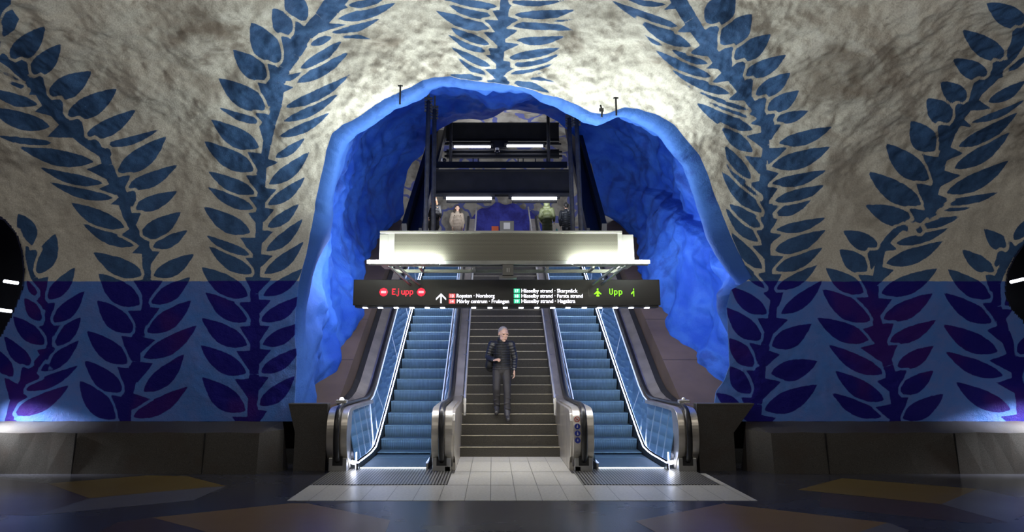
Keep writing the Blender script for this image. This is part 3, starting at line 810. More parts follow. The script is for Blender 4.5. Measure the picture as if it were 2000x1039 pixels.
# inclined brown side panels
def incl(Y): return .9 if Y < 13.3 else .9 + .57 * (Y - 13.3)
def side_panel(xa, xb, label):
    t = thing('side_cladding', label, 'cladding', ((xa + xb) / 2, 13, 0))
    bm = NB(); Ys = [12.3, 13.3, 16.3, 19.3, 22.3]
    strip_x(bm, [(y, incl(y) - (.1 if y < 13 else .75)) for y in Ys], [(y, incl(y)) for y in Ys], xa, xb)
    o = obj('sloping_panel', bm, M['panel'], t); o.location = (-t.location.x, -13, 0)
    for y in (14.6, 16.1, 17.6, 19.1, 20.6):
        bm = NB(); strip_x(bm, [(y, incl(y)), (y + .01, incl(y + .01))], [(y, incl(y) + .003), (y + .01, incl(y + .01) + .003)], xa, xb)
        o = obj('seam', bm, M['sign'], t); o.location = (-t.location.x, -13, 0)
side_panel(-4.6, C0 - 2.98, 'brown sloping cladding panel between left escalator and blue rock')
side_panel(C0 + 2.98, 5.6, 'brown sloping cladding panel between right escalator and blue rock')

# upper hall
def f_hall(u, v):
    a = (u - .5) * PI * 1.02; y = 20.2 + 10.3 * v
    x = .3 + 8.5 * np.sin(a); z = 5.2 + 5.2 * np.clip(np.cos(a), -.05, 1) ** .75 if False else 5.2 + 5.2 * np.sqrt(np.abs(np.cos(a)))
    p = np.stack([x, y, z], -1); h = fbm(p, .6, 4) * .7
    p[..., 0] -= np.sin(a) * h; p[..., 2] -= np.cos(a) * h
    return p
grid_sheet('wall_hall_vault', f_hall, 120, 100, M['hall'])
def arch_z(x): return 5.3 + 2.55 * math.sqrt(max(0, 1 - ((x - .45) / 1.6) ** 2))
def f_end(u, v):
    x = -8.5 + 17.6 * u; z = 5.2 + 5.4 * v
    y = 30.0 + 0 * u; p = np.stack([x, y, z], -1); h = fbm(p, .8, 4) * .6; p[..., 1] += h; return p
me_ = grid_sheet('wall_hall_end', f_end, 110, 50, M['hall'])
bm = NB()
xs = np.linspace(-1.5, 2.4, 40); rows = []
for dy in (-.55, -.75, -.75):
    rows.append([bm.verts.new((x, 30 + dy, (arch_z((x - .45) * (1.0 if dy != -.55 else 1.06) / 1.3 + .45) + (.06 * math.sin(x * 9))))) for x in xs])
rows[2] = [bm.verts.new((x, 29.3, 5.2)) for x in xs]
for a, b in zip(rows, rows[1:]):
    for i in range(len(xs) - 1): bm.faces.new((a[i], a[i + 1], b[i + 1], b[i]))
struct(obj('wall_hall_niche', bm, M['hall_blue'], smooth=True))
bm = NB(); box(bm, -8.5, 9.2, 22.9, 30.5, 5.15, 5.3); struct(obj('floor_hall', bm, M['landing']))

#%%STAIRS
# ------------------------------------------------------------------ staircase
R_, T_r, D0 = .166, .277, 13.4
st = thing('staircase', 'dark stone staircase between the two escalators', 'staircase', (C0, D0, 0))
for k in range(32):
    bm = NB()
    y = T_r * k
    box(bm, -.86, .86, y, T_r * (k + 1) + (.9 if k == 31 else .02), R_ * k - (.05 if k else 0), R_ * (k + 1))
    so = obj('step', bm, M['stair'], st)
    bm = NB(); box(bm, -.86, .86, y - .012, y + .03, R_ * (k + 1) - .009, R_ * (k + 1) + .003)
    obj('nosing', bm, M['nosing'], so)
# stair handrails
for s, lab in ((-1, 'slim polished steel handrail on the left of the stairs'), (1, 'slim polished steel handrail on the right of the stairs')):
    x = C0 + s * .78
    t = thing('handrail', lab, 'handrail', (x, D0, 0), group=None)
    bm = NB(); zz = lambda y: .166 + .86 + .6 * y
    pts = [(0, -.12, .70), (0, -.12, .98), (0, -.05, 1.0), (0, .05, zz(.05))] + [(0, y, zz(y)) for y in np.linspace(.3, 8.6, 24)]
    tube(bm, pts, .021, 10); obj('rail', bm, M['steel_bright'], t, smooth=True)
    for y in np.arange(.15, 8.6, 1.2):
        bm = NB(); tube(bm, [(0, y, zz(y)), (0, y, zz(y) - .09), (s * .08, y, zz(y) - .09)], .009, 8)
        obj('bracket', bm, M['steel'], t, smooth=True)

# ------------------------------------------------------------------ escalators
ZK = [0, .012, .05, .235, .437, .635, .837, 1.038, 1.248, 1.457, 1.667, 1.879, 2.093, 2.306, 2.52, 2.735] + [2.735 + .214 * i for i in range(1, 13)]
YK = [12.85 + .405 * k for k in range(len(ZK))]
def nose(Y): return float(np.interp(Y, [11.8] + YK + [30], [0] + ZK + [ZK[-1]]))
def rail_z(Y):
    if Y < 13.9: return .91
    if Y > 23.2: return .91 + .6 * (23.2 - 14.4)
    t = min(1, (Y - 13.9) / 1.0)
    return .91 + (.6 * .5 * t * t * 1.0 if Y < 14.9 else .6 * (Y - 14.4))
def chaikin(L_, it=2):
    for _ in range(it):
        o_ = [L_[0]]
        for a, b in zip(L_, L_[1:]): o_ += [(a[0] * .75 + b[0] * .25, a[1] * .75 + b[1] * .25), (a[0] * .25 + b[0] * .75, a[1] * .25 + b[1] * .75)]
        L_ = o_ + [L_[-1]]
    return L_
def escalator(cx_, side, label, going):
    """side -1: left bank (outer balustrade at low x). Origin at the comb plate."""
    ox, oy = cx_, 11.9
    t = thing('escalator', label, 'escalator', (ox, oy, 0))
    inn = -side                            # direction of the stairs
    # steps
    for k in range(len(ZK) - 1):
        z0 = ZK[k - 1] if k else -.1
        bm = NB(); y = YK[k] - oy
        if k == 0:
            box(bm, -.5, .5, .03, y + .43, -.05, .012); so = obj('step', bm, M['step'], t); continue
        # slightly concave riser and flat tread
        prf = [(y, ZK[k]), (y + .015, z0 + (ZK[k] - z0) * .66), (y + .05, z0 + (ZK[k] - z0) * .30), (y + .10, z0 - .02), (y + .42, z0 - .02), (y + .42, ZK[k])]
        prism_x(bm, prf, -.5, .5); so = obj('step', bm, M['step'], t)
        bm = NB(); box(bm, -.5, .5, y - .006, y + .02, ZK[k] - .012, ZK[k] + .003)
        obj('step_edge', bm, M['step_edge'], so)
    bm = NB(); box(bm, -.52, .52, -.03, .03, 0, .014); obj('comb_plate', bm, M['steel_soft'], t)
    bm = NB(); box(bm, -.50, .50, .032, .05, .010, .024); obj('comb_light', bm, M['led_comb'], t)
    Ys = [11.80, 11.9, 12.4, 12.85] + [13.2 + .405 * i for i in range(25)]
    for sd in (-1, 1):
        outer = sd == side
        x_in = sd * .515; x_out = sd * (.93 if outer else .96)
        if outer: xh = sd * .79
        else: xh = sd * .76
        xf = x_out
        # skirt
        bm = NB()
        strip_x(bm, [(y - oy, nose(y) - .25 if y > 12.85 else -.02) for y in Ys], [(y - oy, nose(y) + .10 + (.0 if y > 12.9 else 0)) for y in Ys], x_in, x_in + sd * .03)
        obj('skirt', bm, M['black_metal'] if outer else M['steel_soft'], t)
        bm = NB()
        strip_x(bm, [(y - oy, nose(y) + .10) for y in Ys], [(y - oy, nose(y) + .112) for y in Ys], x_in - sd * .004, x_in + sd * .014)
        obj('light_strip', bm, M['led_strip'] if outer else M['led_strip_soft'], t)
        # glass infill leaning from the skirt to the handrail
        bm = NB()
        gl0 = [(x_in + sd * .04, y - oy, nose(y) + .125) for y in Ys]; gl1 = [(xh - sd * .08, y - oy, rail_z(y) - .03) for y in Ys]
        a = [bm.verts.new(p) for p in gl0]; b = [bm.verts.new(p) for p in gl1]
        a2 = [bm.verts.new((p[0] + sd * .012, p[1], p[2])) for p in gl0]; b2 = [bm.verts.new((p[0] + sd * .012, p[1], p[2])) for p in gl1]
        for i in range(len(Ys) - 1):
            bm.faces.new((a[i], a[i + 1], b[i + 1], b[i])); bm.faces.new((a2[i], b2[i], b2[i + 1], a2[i + 1]))
        bm.faces.new((a[0], b[0], b2[0], a2[0])); bm.faces.new((a[-1], a2[-1], b2[-1], b[-1]))
        go = obj('glass_panel', bm, M['glass'], t)
        for ys in (12.25, 12.75, 13.3, 14.7, 16.6, 18.5, 20.4):
            q0 = (x_in + sd * .036, ys - oy, nose(ys) + .13); q1 = (xh - sd * .085, ys - oy, rail_z(ys) - .03)
            bm = NB(); beam(bm, q0, q1, .006, .006); obj('seam', bm, M['seam'], go)
        # inner edge light under the handrail
        bm = NB()
        pts = [(xh - sd * .075, y - oy, rail_z(y) - .015) for y in Ys]
        pts = [(xh - sd * .075, 11.93 - oy, .25), (xh - sd * .075, 11.70 - oy, .50), (xh - sd * .075, 11.66 - oy, .75), (xh - sd * .075, 11.72 - oy, .90)] + pts[1:]
        tube(bm, pts, .011, 6); obj('edge_trim', bm, M['steel_bright'] if not outer else M['led_strip_soft'], t, smooth=True)
        # housing: body under the handrail, full depth to the floor, rounded front
        bm = NB()
        nose_pts = [(11.78, 0.0), (11.78, .12), (11.64, .22), (11.56, .38), (11.53, .56), (11.55, .74), (11.62, .84), (11.74, .885), (11.9, .898)]
        top = nose_pts + [(y, rail_z(y) - .012) for y in Ys if y > 12]
        lo = [(p[0], 0.0 if p[0] < 12.6 else nose(p[0]) * 1.0 - .3 if p[0] > 13.4 else 0.0) for p in top]
        lo = [(max(p[0], 11.78 if i < 9 else p[0]), max(0.0, p[1])) for i, p in enumerate(lo)]
        strip_x(bm, [(p[0] - oy, p[1]) for p in lo], [(p[0] - oy, p[1]) for p in top], xh - sd * .065, x_out)
        bo = obj('balustrade', bm, M['steel'], t, bevel=.012)
        # rounded front cowls either side of the handrail
        for a0, a1 in ((xh - sd * .15, xh - sd * .045), (xh + sd * .045, xh + sd * .16)):
            bm = NB()
            fr = [(11.80, .03), (11.72, .14), (11.58, .24), (11.50, .38), (11.47, .56), (11.49, .75), (11.57, .86), (11.71, .915), (11.95, .928), (13.9, .928)]
            bk = [(11.90, .03), (11.88, .14), (11.86, .24), (11.84, .38), (11.83, .56), (11.84, .75), (11.86, .83), (11.88, .85), (11.95, .87), (13.9, .87)]
            fr, bk = chaikin(fr), chaikin(bk)
            strip_x(bm, [(p[0] - oy, p[1]) for p in bk], [(p[0] - oy, p[1]) for p in fr], a0, a1)
            obj('newel_cowl', bm, M['steel'], bo, bevel=.012)
        # newel foot with handrail inlet
        bm = NB(); box(bm, xh - .135, xh + .135, 11.62 - oy, 11.9 - oy, 0.004, .20)
        nf = obj('newel_foot', bm, M['steel_soft'], t, bevel=.01)
        bm = NB(); box(bm, xh - .075, xh + .075, 11.605 - oy, 11.63 - oy, .09, .22); obj('inlet_brush', bm, M['rubber'], nf)
        # moving handrail
        bm = NB()
        hp = [(11.60, .16), (11.49, .24), (11.44, .38), (11.415, .56), (11.44, .76), (11.53, .89), (11.70, .95), (11.95, .97)] + [(y, rail_z(y) + .045) for y in Ys if y > 12.3]
        rings = []
        hp = chaikin(hp, 1)
        for i, (y, z) in enumerate(hp):
            y_a, z_a = hp[max(0, i - 1)]; y_b, z_b = hp[min(len(hp) - 1, i + 1)]
            d = Vector((0, y_b - y_a, z_b - z_a)).normalized(); u = Vector((0, -d.z, d.y))
            c = Vector((xh, y - oy, z))
            rings.append([bm.verts.new(c + Vector((1, 0, 0)) * (math.cos(q) * .042) + u * (math.sin(q) * .03)) for q in np.linspace(0, 2 * PI, 12, endpoint=False)])
        for a, b in zip(rings, rings[1:]):
            for i in range(12): bm.faces.new((a[i], a[(i + 1) % 12], b[(i + 1) % 12], b[i]))
        bm.faces.new(rings[0][::-1]); bm.faces.new(rings[-1])
        obj('handrail', bm, M['rubber'], t, smooth=True)
        # outer deck, plus a black strip put in for the shadow edge beside it
        if outer:
            bm = NB()
            YD = [y for y in Ys if y > 13.1]
            for (xa_, za_, xb_, zb_, mm, nm) in ((.05, -.03, .26, .07, 'steel', 'outer_deck'), (.26, .07, .36, .12, 'black_metal', 'deck_shadow_edge')):
                bm = NB(); q4 = []
                for (x_, z_) in ((xa_, za_), (xb_, zb_), (xb_, zb_ - .04), (xa_, za_ - .04)):
                    k_ = lambda y: min(1, max(0, (y - 13.1) / 1.0))
                    q4.append([bm.verts.new((xh + sd * x_, y - oy, rail_z(y) + z_ * k_(y) - .02 * (1 - k_(y)) - (.04 if z_ in (zb_ - .04, za_ - .04) and k_(y) < .1 else 0))) for y in YD])
                for i in range(len(YD) - 1):
                    for j in range(4): bm.faces.new((q4[j][i], q4[j][i + 1], q4[(j + 1) % 4][i + 1], q4[(j + 1) % 4][i]))
                bm.faces.new([q[0] for q in q4]); bm.faces.new([q[-1] for q in q4][::-1])
                obj(nm, bm, M[mm], t)
            bm = NB(); box(bm, min(xh - sd * .235, xh - sd * .25), max(xh - sd * .235, xh - sd * .25), 11.80 - oy, 11.83 - oy, .02, .26)
            obj('guide_light', bm, M['led_strip'], t)
            bm = NB(); tube(bm, [(sd * .545, -.02, .09), (sd * .60, -.13, .12)], .028, 10); obj('proximity_sensor', bm, M['led_small'], t, smooth=True)
        else:
            bm = NB(); box(bm, min(xh + sd * .05, xh + sd * .13), max(xh + sd * .05, xh + sd * .13), 11.62 - oy, 11.79 - oy, 0.004, .075)
            obj('corner_bracket', bm, M['led_grey'], t)
    bm = NB(); box(bm, -.9 if side < 0 else -.92, .92 if side < 0 else .9, -1.5, -.035, 0.004, .012)
    obj('entry_plate', bm, M['grill'], t)
    return t
escL = escalator(C0 - 1.82, -1, 'blue-stepped escalator left of the stairs under the red display', 'down')
escR = escalator(C0 + 1.82, 1, 'blue-stepped escalator right of the stairs under the green display', 'up')
# pictogram stickers on the right escalator's inner newel
for i, z in enumerate((.765, .665, .565, .465)):
    y = 11.46 + (.03 if z > .7 else 0) + .0
    bm = NB()
    bmesh.ops.create_cone(bm, cap_ends=True, segments=24, radius1=.042, radius2=.042, depth=.006, matrix=Matrix.Translation((0, 0, 0)) @ Matrix.Rotation(PI / 2, 4, 'X'))
    o = obj('safety_sticker', bm, M['label_blue'] if i else M['label_red'], escR)
    xh = -.76; o.location = (xh - .10, y - 11.9 - .0, z)
    bm = NB()
    if i == 0:
        bmesh.ops.create_cone(bm, cap_ends=True, segments=24, radius1=.031, radius2=.031, depth=.003, matrix=Matrix.Rotation(PI / 2, 4, 'X'))
        p = obj('white_disc', bm, M['label_white'], o); p.location = (0, -.0035, 0)
        bm = NB(); beam(bm, (-.024, -.007, .024), (.024, -.007, -.024), .004, .008); box(bm, -.01, .012, -.0065, -.005, -.014, .004)
        obj('prohibition_bar', bm, M['label_red'], o)
    else:
        box(bm, -.007, .007, -.006, -.002, -.022 if i != 3 else -.010, .012)
        box(bm, -.018 if i == 1 else -.006, .006 if i != 2 else .018, -.006, -.002, -.012, -.006 if i != 3 else .0)
        bmesh.ops.create_icosphere(bm, subdivisions=1, radius=.006, matrix=Matrix.Translation((0, -.003, .020)))
        obj('pictogram', bm, M['label_white'], o)

#%%SIGN
# ------------------------------------------------------------------ text and dot-matrix helpers
def text_mesh(body, size, thick=0.0):
    c = bpy.data.curves.new('lettering', 'FONT'); c.body = body; c.size = size; c.offset = thick; c.extrude = .0015; c.resolution_u = 3
    o = bpy.data.objects.new('lettering', c); COL.objects.link(o)
    bpy.context.view_layer.update()
    dg = bpy.context.evaluated_depsgraph_get()
    me = bpy.data.meshes.new_from_object(o.evaluated_get(dg))
    bpy.data.objects.remove(o); bpy.data.curves.remove(c)
    me.transform(Matrix.Rotation(PI / 2, 4, 'X'))
    co = np.array([v.co[:] for v in me.vertices])
    return me, co[:, 0].min(), co[:, 0].max()
def put_text(name, body, x0, x1, zb, y, size, m, parent, thick=.0, bold=.0):
    me, a, b = text_mesh(body, size, thick)
    k = (x1 - x0) / (b - a)
    for v in me.vertices: v.co.x = (v.co.x - a) * k + x0; v.co.z += zb; v.co.y += y
    me.materials.clear()
    if bold:
        b_ = NB()
        for dx in (-bold, 0, bold):
            m3 = me.copy(); m3.transform(Matrix.Translation((dx, dx * .02, dx * .3))); b_.from_mesh(m3); bpy.data.meshes.remove(m3)
        b_.to_mesh(me); b_.free()
    return link(name, me, m, parent)
DOTS = {
 'E': ['1111', '1000', '1000', '1110', '1000', '1000', '1111', '0000', '0000'],
 'j': ['001', '000', '001', '001', '001', '001', '001', '101', '010'],
 'u': ['0000', '0000', '1001', '1001', '1001', '1001', '0111', '0000', '0000'],
 'p': ['0000', '0000', '1110', '1001', '1001', '1001', '1110', '1000', '1000'],
 'U': ['1001', '1001', '1001', '1001', '1001', '1001', '0110', '0000', '0000'],
 ' ': ['00'] * 9,
 'man': ['0000110000', '0000110000', '0000000000', '0000110000', '0001111000', '0011111100', '0111111110', '1100110011', '0000110000', '0001111000', '0001111000'],
 'half': ['00010', '00010', '00000', '00010', '00110', '01110', '11010', '10010', '00010', '00010', '00010'],
}
def dots(bm, pat, x, z, p, y, sz=.42):
    p0 = p
    for r, row in enumerate(pat):
        for c, ch in enumerate(row):
            if ch == '1':
                a, b = x + c * p, z - r * p
                box(bm, a - p * sz, a + p * sz, y - .003, y, b - p * sz, b + p * sz)
# ------------------------------------------------------------------ hanging sign
YS = 11.7
XL, _, ZT = at(691, 546, YS); XR = at(1288, 546, YS)[0]; ZBt = at(691, 600, YS)[2]
sx = lambda x: at(x, 575, YS)[0]
sz_ = lambda y: at(990, y, YS)[2]
xm = at(1000, 575, YS)[0]
t = thing('overhead_sign', 'long dark sign with lit destinations and displays above the stairs', 'sign', (xm, YS, ZBt))
def L(o): o.location = (-xm, -YS, -ZBt); return o
bm = NB(); box(bm, XL, XR, YS, YS + .28, ZBt + .03, ZT); L(obj('casing', bm, M['sign'], t, bevel=.008))
bm = NB(); box(bm, XL + .03, XR - .03, YS + .02, YS + .26, ZBt, ZBt + .03); L(obj('light_rail', bm, M['black_metal'], t))
for x in (712, 742, 773, 804, 834, 864, 925, 957, 987, 1018, 1049, 1080, 1110, 1142, 1172, 1203, 1234, 1265):
    bm = NB(); a = at(x, 601, YS)[0]; box(bm, a - .033, a + .033, YS + .015, YS + .11, ZBt - .012, ZBt + .004); L(obj('downlight', bm, M['led_small'], t))
bm = NB(); a = at(997, 575, YS)[0]; box(bm, a - .003, a + .003, YS - .002, YS, ZBt + .035, ZT - .005); L(obj('seam', bm, M['rubber'], t))
yf = YS - .001
# red display
p = (sz_(565.5) - sz_(579)) / 8
bm = NB(); x = sx(766.5); dots(bm, DOTS['E'], x, sz_(564.5), p, yf); dots(bm, DOTS['j'], x + 5 * p, sz_(564.5), p, yf); L(obj('red_lettering', bm, M['led_red'], t)); bm = NB()
x = sx(784.5)
dots(bm, DOTS['u'], x, sz_(564.5), p, yf); dots(bm, DOTS['p'], x + 4.9 * p, sz_(564.5), p, yf); dots(bm, DOTS['p'], x + 9.8 * p, sz_(564.5), p, yf)
L(obj('red_lettering', bm, M['led_red'], t))
for x in (749, 822.5):
    bm = NB(); cxx, czz = sx(x), sz_(570.5)
    for r in range(-5, 6):
        for c in range(-5, 6):
            if r * r + c * c <= 27: a, b = cxx + c * .0118, czz + r * .0118; box(bm, a - .0052, a + .0052, yf - .003, yf, b - .0052, b + .0052)
    o = L(obj('red_disc', bm, M['led_red'], t))
    bm = NB()
    for r in (-1, 0, 1):
        for c in range(-3, 4): a, b = cxx + c * .0118, czz + r * .0118; box(bm, a - .0055, a + .0055, yf - .006, yf - .003, b - .0055, b + .0055)
    obj('pale_bar', bm, M['led_pale'], o)
# arrow
bm = NB(); ax = sx(861.5); z1, z0 = sz_(573), sz_(592)
beam(bm, (ax, yf - .002, z0), (ax, yf - .002, z1 - .01), .020, .004) if False else box(bm, ax - .010, ax + .010, yf - .004, yf, z0, z1 - .015)
for s in (-1, 1):
    q = [(ax, z1), (ax + s * .078, z1 - .078), (ax + s * .078, z1 - .106), (ax, z1 - .028)]
    a = [bm.verts.new((x, yf - .004, z)) for x, z in q]; b = [bm.verts.new((x, yf, z)) for x, z in q]
    for i in range(4): bm.faces.new((a[i], a[(i + 1) % 4], b[(i + 1) % 4], b[i]))
    bm.faces.new(a); bm.faces.new(b[::-1])
L(obj('up_arrow', bm, M['text'], t))
rows = [('13', 'Ropsten · Norsborg', 577.8, 892, 966, 'r'), ('14', 'Mörby centrum · Fruängen', 588.6, 892.5, 994, 'r'),
        ('17', 'Hässelby strand · Skarpnäck', 568, 1018.5, 1128, 'g'), ('18', 'Hässelby strand · Farsta strand', 578, 1018.5, 1138, 'g'), ('19', 'Hässelby strand · Hagsätra', 588.2, 1018.5, 1123, 'g')]
for num, txt, yc, xa, xb, kd in rows:
    zc = sz_(yc); q0 = sx(877) if kd == 'r' else sx(1003.5)
    bm = NB(); box(bm, q0, q0 + .098, yf - .002, yf, zc - .033, zc + .033)
    o = L(obj('line_number_field', bm, M['sq_red'] if kd == 'r' else M['sq_green'], t))
    put_text('line_number', num, q0 + .027, q0 + .071, zc - .022, yf - .004, .06, M['text'], o, .0)
    L(put_text('lettering', txt, sx(xa), sx(xb), zc - .026, yf - .002, .083, M['text'], t, .0, .0010))
# green display
p = (sz_(565.5) - sz_(579)) / 8
bm = NB(); dots(bm, DOTS['U'], sx(1191), sz_(564.5), p, yf, .46); dots(bm, DOTS['p'], sx(1191) + 5.5 * p, sz_(564.5), p, yf, .46); dots(bm, DOTS['p'], sx(1191) + 11 * p, sz_(564.5), p, yf, .46)
L(obj('green_lettering', bm, M['led_green'], t))
bm = NB(); dots(bm, DOTS['man'], sx(1161), sz_(564), p * .85, yf, .48); L(obj('green_figure', bm, M['led_green'], t))
bm = NB(); dots(bm, DOTS['half'], sx(1233.5), sz_(564), p * .85, yf, .48); L(obj('green_figure', bm, M['led_green'], t))
bm = NB(); a = sx(1150); box(bm, a - .002, a + .002, yf - .001, yf, sz_(578), sz_(564)); L(obj('display_edge', bm, M['led_grey'], t))

# ------------------------------------------------------------------ perforated lighting canopy
YB = 10.9
bx = lambda x, y=485: at(x, y, YB)[0]
bz = lambda y: at(990, y, YB)[2]
x0, x1 = bx(741), bx(1238); zt, zb = bz(451), bz(516)
t = thing('light_canopy', 'white perforated metal canopy box with bright tubes above the sign', 'canopy', ((x0 + x1) / 2, YB, zb))
def LC(o): o.location = (-(x0 + x1) / 2, -YB, -zb); return o
bm = NB(); box(bm, bx(770), bx(1216), YB, YB + .01, bz(509), bz(455.5)); LC(obj('perforated_front', bm, M['perf'], t))
bm = NB(); box(bm, bx(741), bx(1216), YB - .02, YB + .06, bz(455.5), zt); LC(obj('top_flange', bm, M['white_sheet'], t, bevel=.004))
bm = NB(); box(bm, bx(1216), bx(1238), YB - .0, YB + .6, bz(516), bz(458)); LC(obj('end_plate', bm, M['white_sheet'], t, bevel=.004))
bm = NB(); box(bm, bx(741), bx(758), YB - .0, YB + .6, bz(516), bz(457.5)); LC(obj('end_plate', bm, M['white_sheet'], t, bevel=.004))
bm = NB(); box(bm, bx(758), bx(770), YB - .006, YB + .012, bz(516), bz(455.5)); LC(obj('corner_strip', bm, M['white_sheet'], t)); bm = NB(); box(bm, bx(1207), bx(1216), YB - .006, YB + .012, bz(512), bz(455.5)); LC(obj('corner_strip', bm, M['white_sheet'], t))
bm = NB(); box(bm, x0, x1, YB - .02, YB + .07, bz(516.5), bz(509)); LC(obj('bottom_rail', bm, M['grey_rail'], t, bevel=.004))
bm = NB(); box(bm, x0 + .03, x1 - .03, YB + .58, YB + .6, bz(509), bz(458)); LC(obj('back_sheet', bm, M['white_sheet'], t))
# under-frame between canopy and sign
bm = NB()
for yy, z in ((.10, zb - .02), (.55, zb - .06)):
    box(bm, x0 + .15, x1 - .15, YB + yy, YB + yy + .05, z, z + .05)
for x in (bx(820), bx(925), bx(1070), bx(1160)):
    box(bm, x - .02, x + .02, YB + .08, YB + .62, zb - .05, zb - .02)
    box(bm, x - .012, x + .012, YB + .3, YB + .33, zb - .05, zb + .1)
LC(obj('under_frame', bm, M['grey_rail'], t))
for sg, x in ((1, bx(758)), (-1, bx(1222))):
    bm = NB(); beam(bm, (x, YB + .05, zb - .01), (x + sg * .26, YB + .78, zb - .22), .03, .03); beam(bm, (x + sg * .12, YB + .05, zb - .01), (x + sg * .40, YB + .78, zb - .22), .03, .03)
    LC(obj('strut', bm, M['grey_rail'], t))
bm = NB(); a = bx(992); box(bm, a - .08, a + .08, YB - .01, YB + .2, zb - .16, zb + .03); box(bm, a - .13, a + .13, YB + .02, YB + .25, zb - .2, zb - .17)
LC(obj('junction_bracket', bm, M['led_grey'], t))
bm = NB(); box(bm, a - .02, a - .005, YB - .02, YB - .01, zb - .12, zb - .06); box(bm, a + .01, a + .022, YB - .02, YB - .01, zb - .12, zb - .06); LC(obj('terminal', bm, M['white_plastic'], t))
# the two bright tubes (lamps of their own)
for xa, xb, lb in ((720, 862, 'bright fluorescent tube jutting out at the canopy left bottom edge'), (1115, 1265, 'bright fluorescent tube jutting out at the canopy right bottom edge')):
    a, b = bx(xa), bx(xb); zc = bz(512.5)
    tt_ = thing('fluorescent_lamp', lb, 'lamp', ((a + b) / 2, YB - .08, zc))
    bm = NB(); tube(bm, [(a - (a + b) / 2, 0, 0), (b - (a + b) / 2, 0, 0)], .026, 10); obj('tube', bm, M['tube'], tt_, smooth=True)
    bm = NB(); box(bm, a - (a + b) / 2 + .02, b - (a + b) / 2 - .02, -.03, .055, -.05, -.03); obj('batten', bm, M['grey_rail'], tt_)

# ------------------------------------------------------------------ black hanging frame above the escalators
t = thing('hanging_frame', 'black steel gantry with cross beams rising above the upper escalators', 'gantry', (.2, 12, 3.5))
def LF(o): o.location = (-.2, -12, -3.5); return o
def fpt(x, y, Y): return at(x, y, Y)
YA, YE = 13.9, 20.9
def yfor(y):       # depth on the gantry slope for a pixel row
    return np.interp(y, [240, 260, 360, 450], [21.6, 20.8, 17.0, 14.7])
for xs_, sg in (((790, 852), -1), ((1180, 1126), 1)):
    a = at(xs_[0], 452, 14.6); b = at(xs_[1], 243, 21.4)
    bm = NB(); beam(bm, a, b, .10, .34); LF(obj('side_beam', bm, M['beam'], t))
    bm = NB(); beam(bm, (a[0] - sg * .32, a[1], a[2] - .05), (b[0] - sg * .32, b[1], b[2] - .05), .06, .26); LF(obj('inner_side_beam', bm, M['beam'], t))
    bm = NB(); beam(bm, (a[0] - sg * .2, a[1], a[2] - .18), (b[0] - sg * .2, b[1], b[2] - .18), .30, .02); LF(obj('soffit', bm, M['black_metal'], t))
for (ya, yb, Y, xa, xb) in ((335, 378, 17.0, 846, 1114), (243, 275, 20.8, 872, 1092)):
    bm = NB(); l = at(xa, ya, Y); r = at(xb, yb, Y)
    box(bm, l[0], r[0], Y, Y + .04, r[2], l[2])
    box(bm, l[0], r[0], Y - .08, Y + .18, l[2] - .0, l[2] + .035); box(bm, l[0], r[0], Y - .08, Y + .18, r[2] - .035, r[2])
    LF(obj('cross_beam', bm, M['beam'], t))
for (yy, Y, xa, xb, h) in ((321, 17.3, 850, 1108, .14), (304, 20.3, 868, 1098, .05), (300, 20.75, 872, 1092, .26), (296, 20.5, 868, 1098, .04), (392, 17.1, 872, 960, .08), (392, 17.1, 1000, 1088, .08), (281, 20.9, 866, 1096, .05)):
    bm = NB(); l = at(xa, yy, Y); r = at(xb, yy, Y)
    box(bm, l[0], r[0], Y, Y + .08, l[2] - h / 2, l[2] + h / 2); LF(obj('rail', bm, M['beam'], t))
bm = NB(); l = at(975, 283, 20.7); box(bm, l[0] - .25, l[0] + .25, 20.72, 20.85, l[2] - .1, l[2] + .12); LF(obj('gear_box', bm, M['black_metal'], t))
for x, y0_, y1_ in ((880, 240, 320), (1072, 225, 325)):
    Y = 20.1; bm = NB(); a = at(x, y0_, Y); b = at(x, y1_, Y); tube(bm, [b, (b[0], Y, a[2])], .045, 8); LF(obj('hanger', bm, M['rod'], t, smooth=True))
for x in (924, 934, 1012, 1022, 1046, 1068):
    Y = 17.5; bm = NB(); a = at(x, 309, Y); b = at(x, 322, Y); tube(bm, [b, (b[0], Y, a[2])], .012, 6); LF(obj('stud', bm, M['rod'], t))
# lamps under the cross beams
i = 0
for (xa, xb, y, Y, lb) in ((872, 960, 388.5, 16.95, 'white tube under the lower black beam, left one'), (1000, 1087, 388.5, 16.95, 'white tube under the lower black beam, right one'), (887, 958, 287.5, 20.6, 'white tube under the upper black beam, left one'), (990, 1060, 286, 20.6, 'white tube under the upper black beam, right one')):
    a, b = at(xa, y, Y), at(xb, y, Y); mx = (a[0] + b[0]) / 2
    tt_ = thing('fluorescent_lamp', lb, 'lamp', (mx, Y, a[2]))
    bm = NB(); tube(bm, [(a[0] - mx, -.05, 0), (b[0] - mx, -.05, 0)], .032, 10); obj('tube', bm, M['tube_cool'], tt_, smooth=True)
    bm = NB(); box(bm, a[0] - mx - .08, b[0] - mx + .08, -.02, .08, .01, .10); obj('batten', bm, M['beam'], tt_)
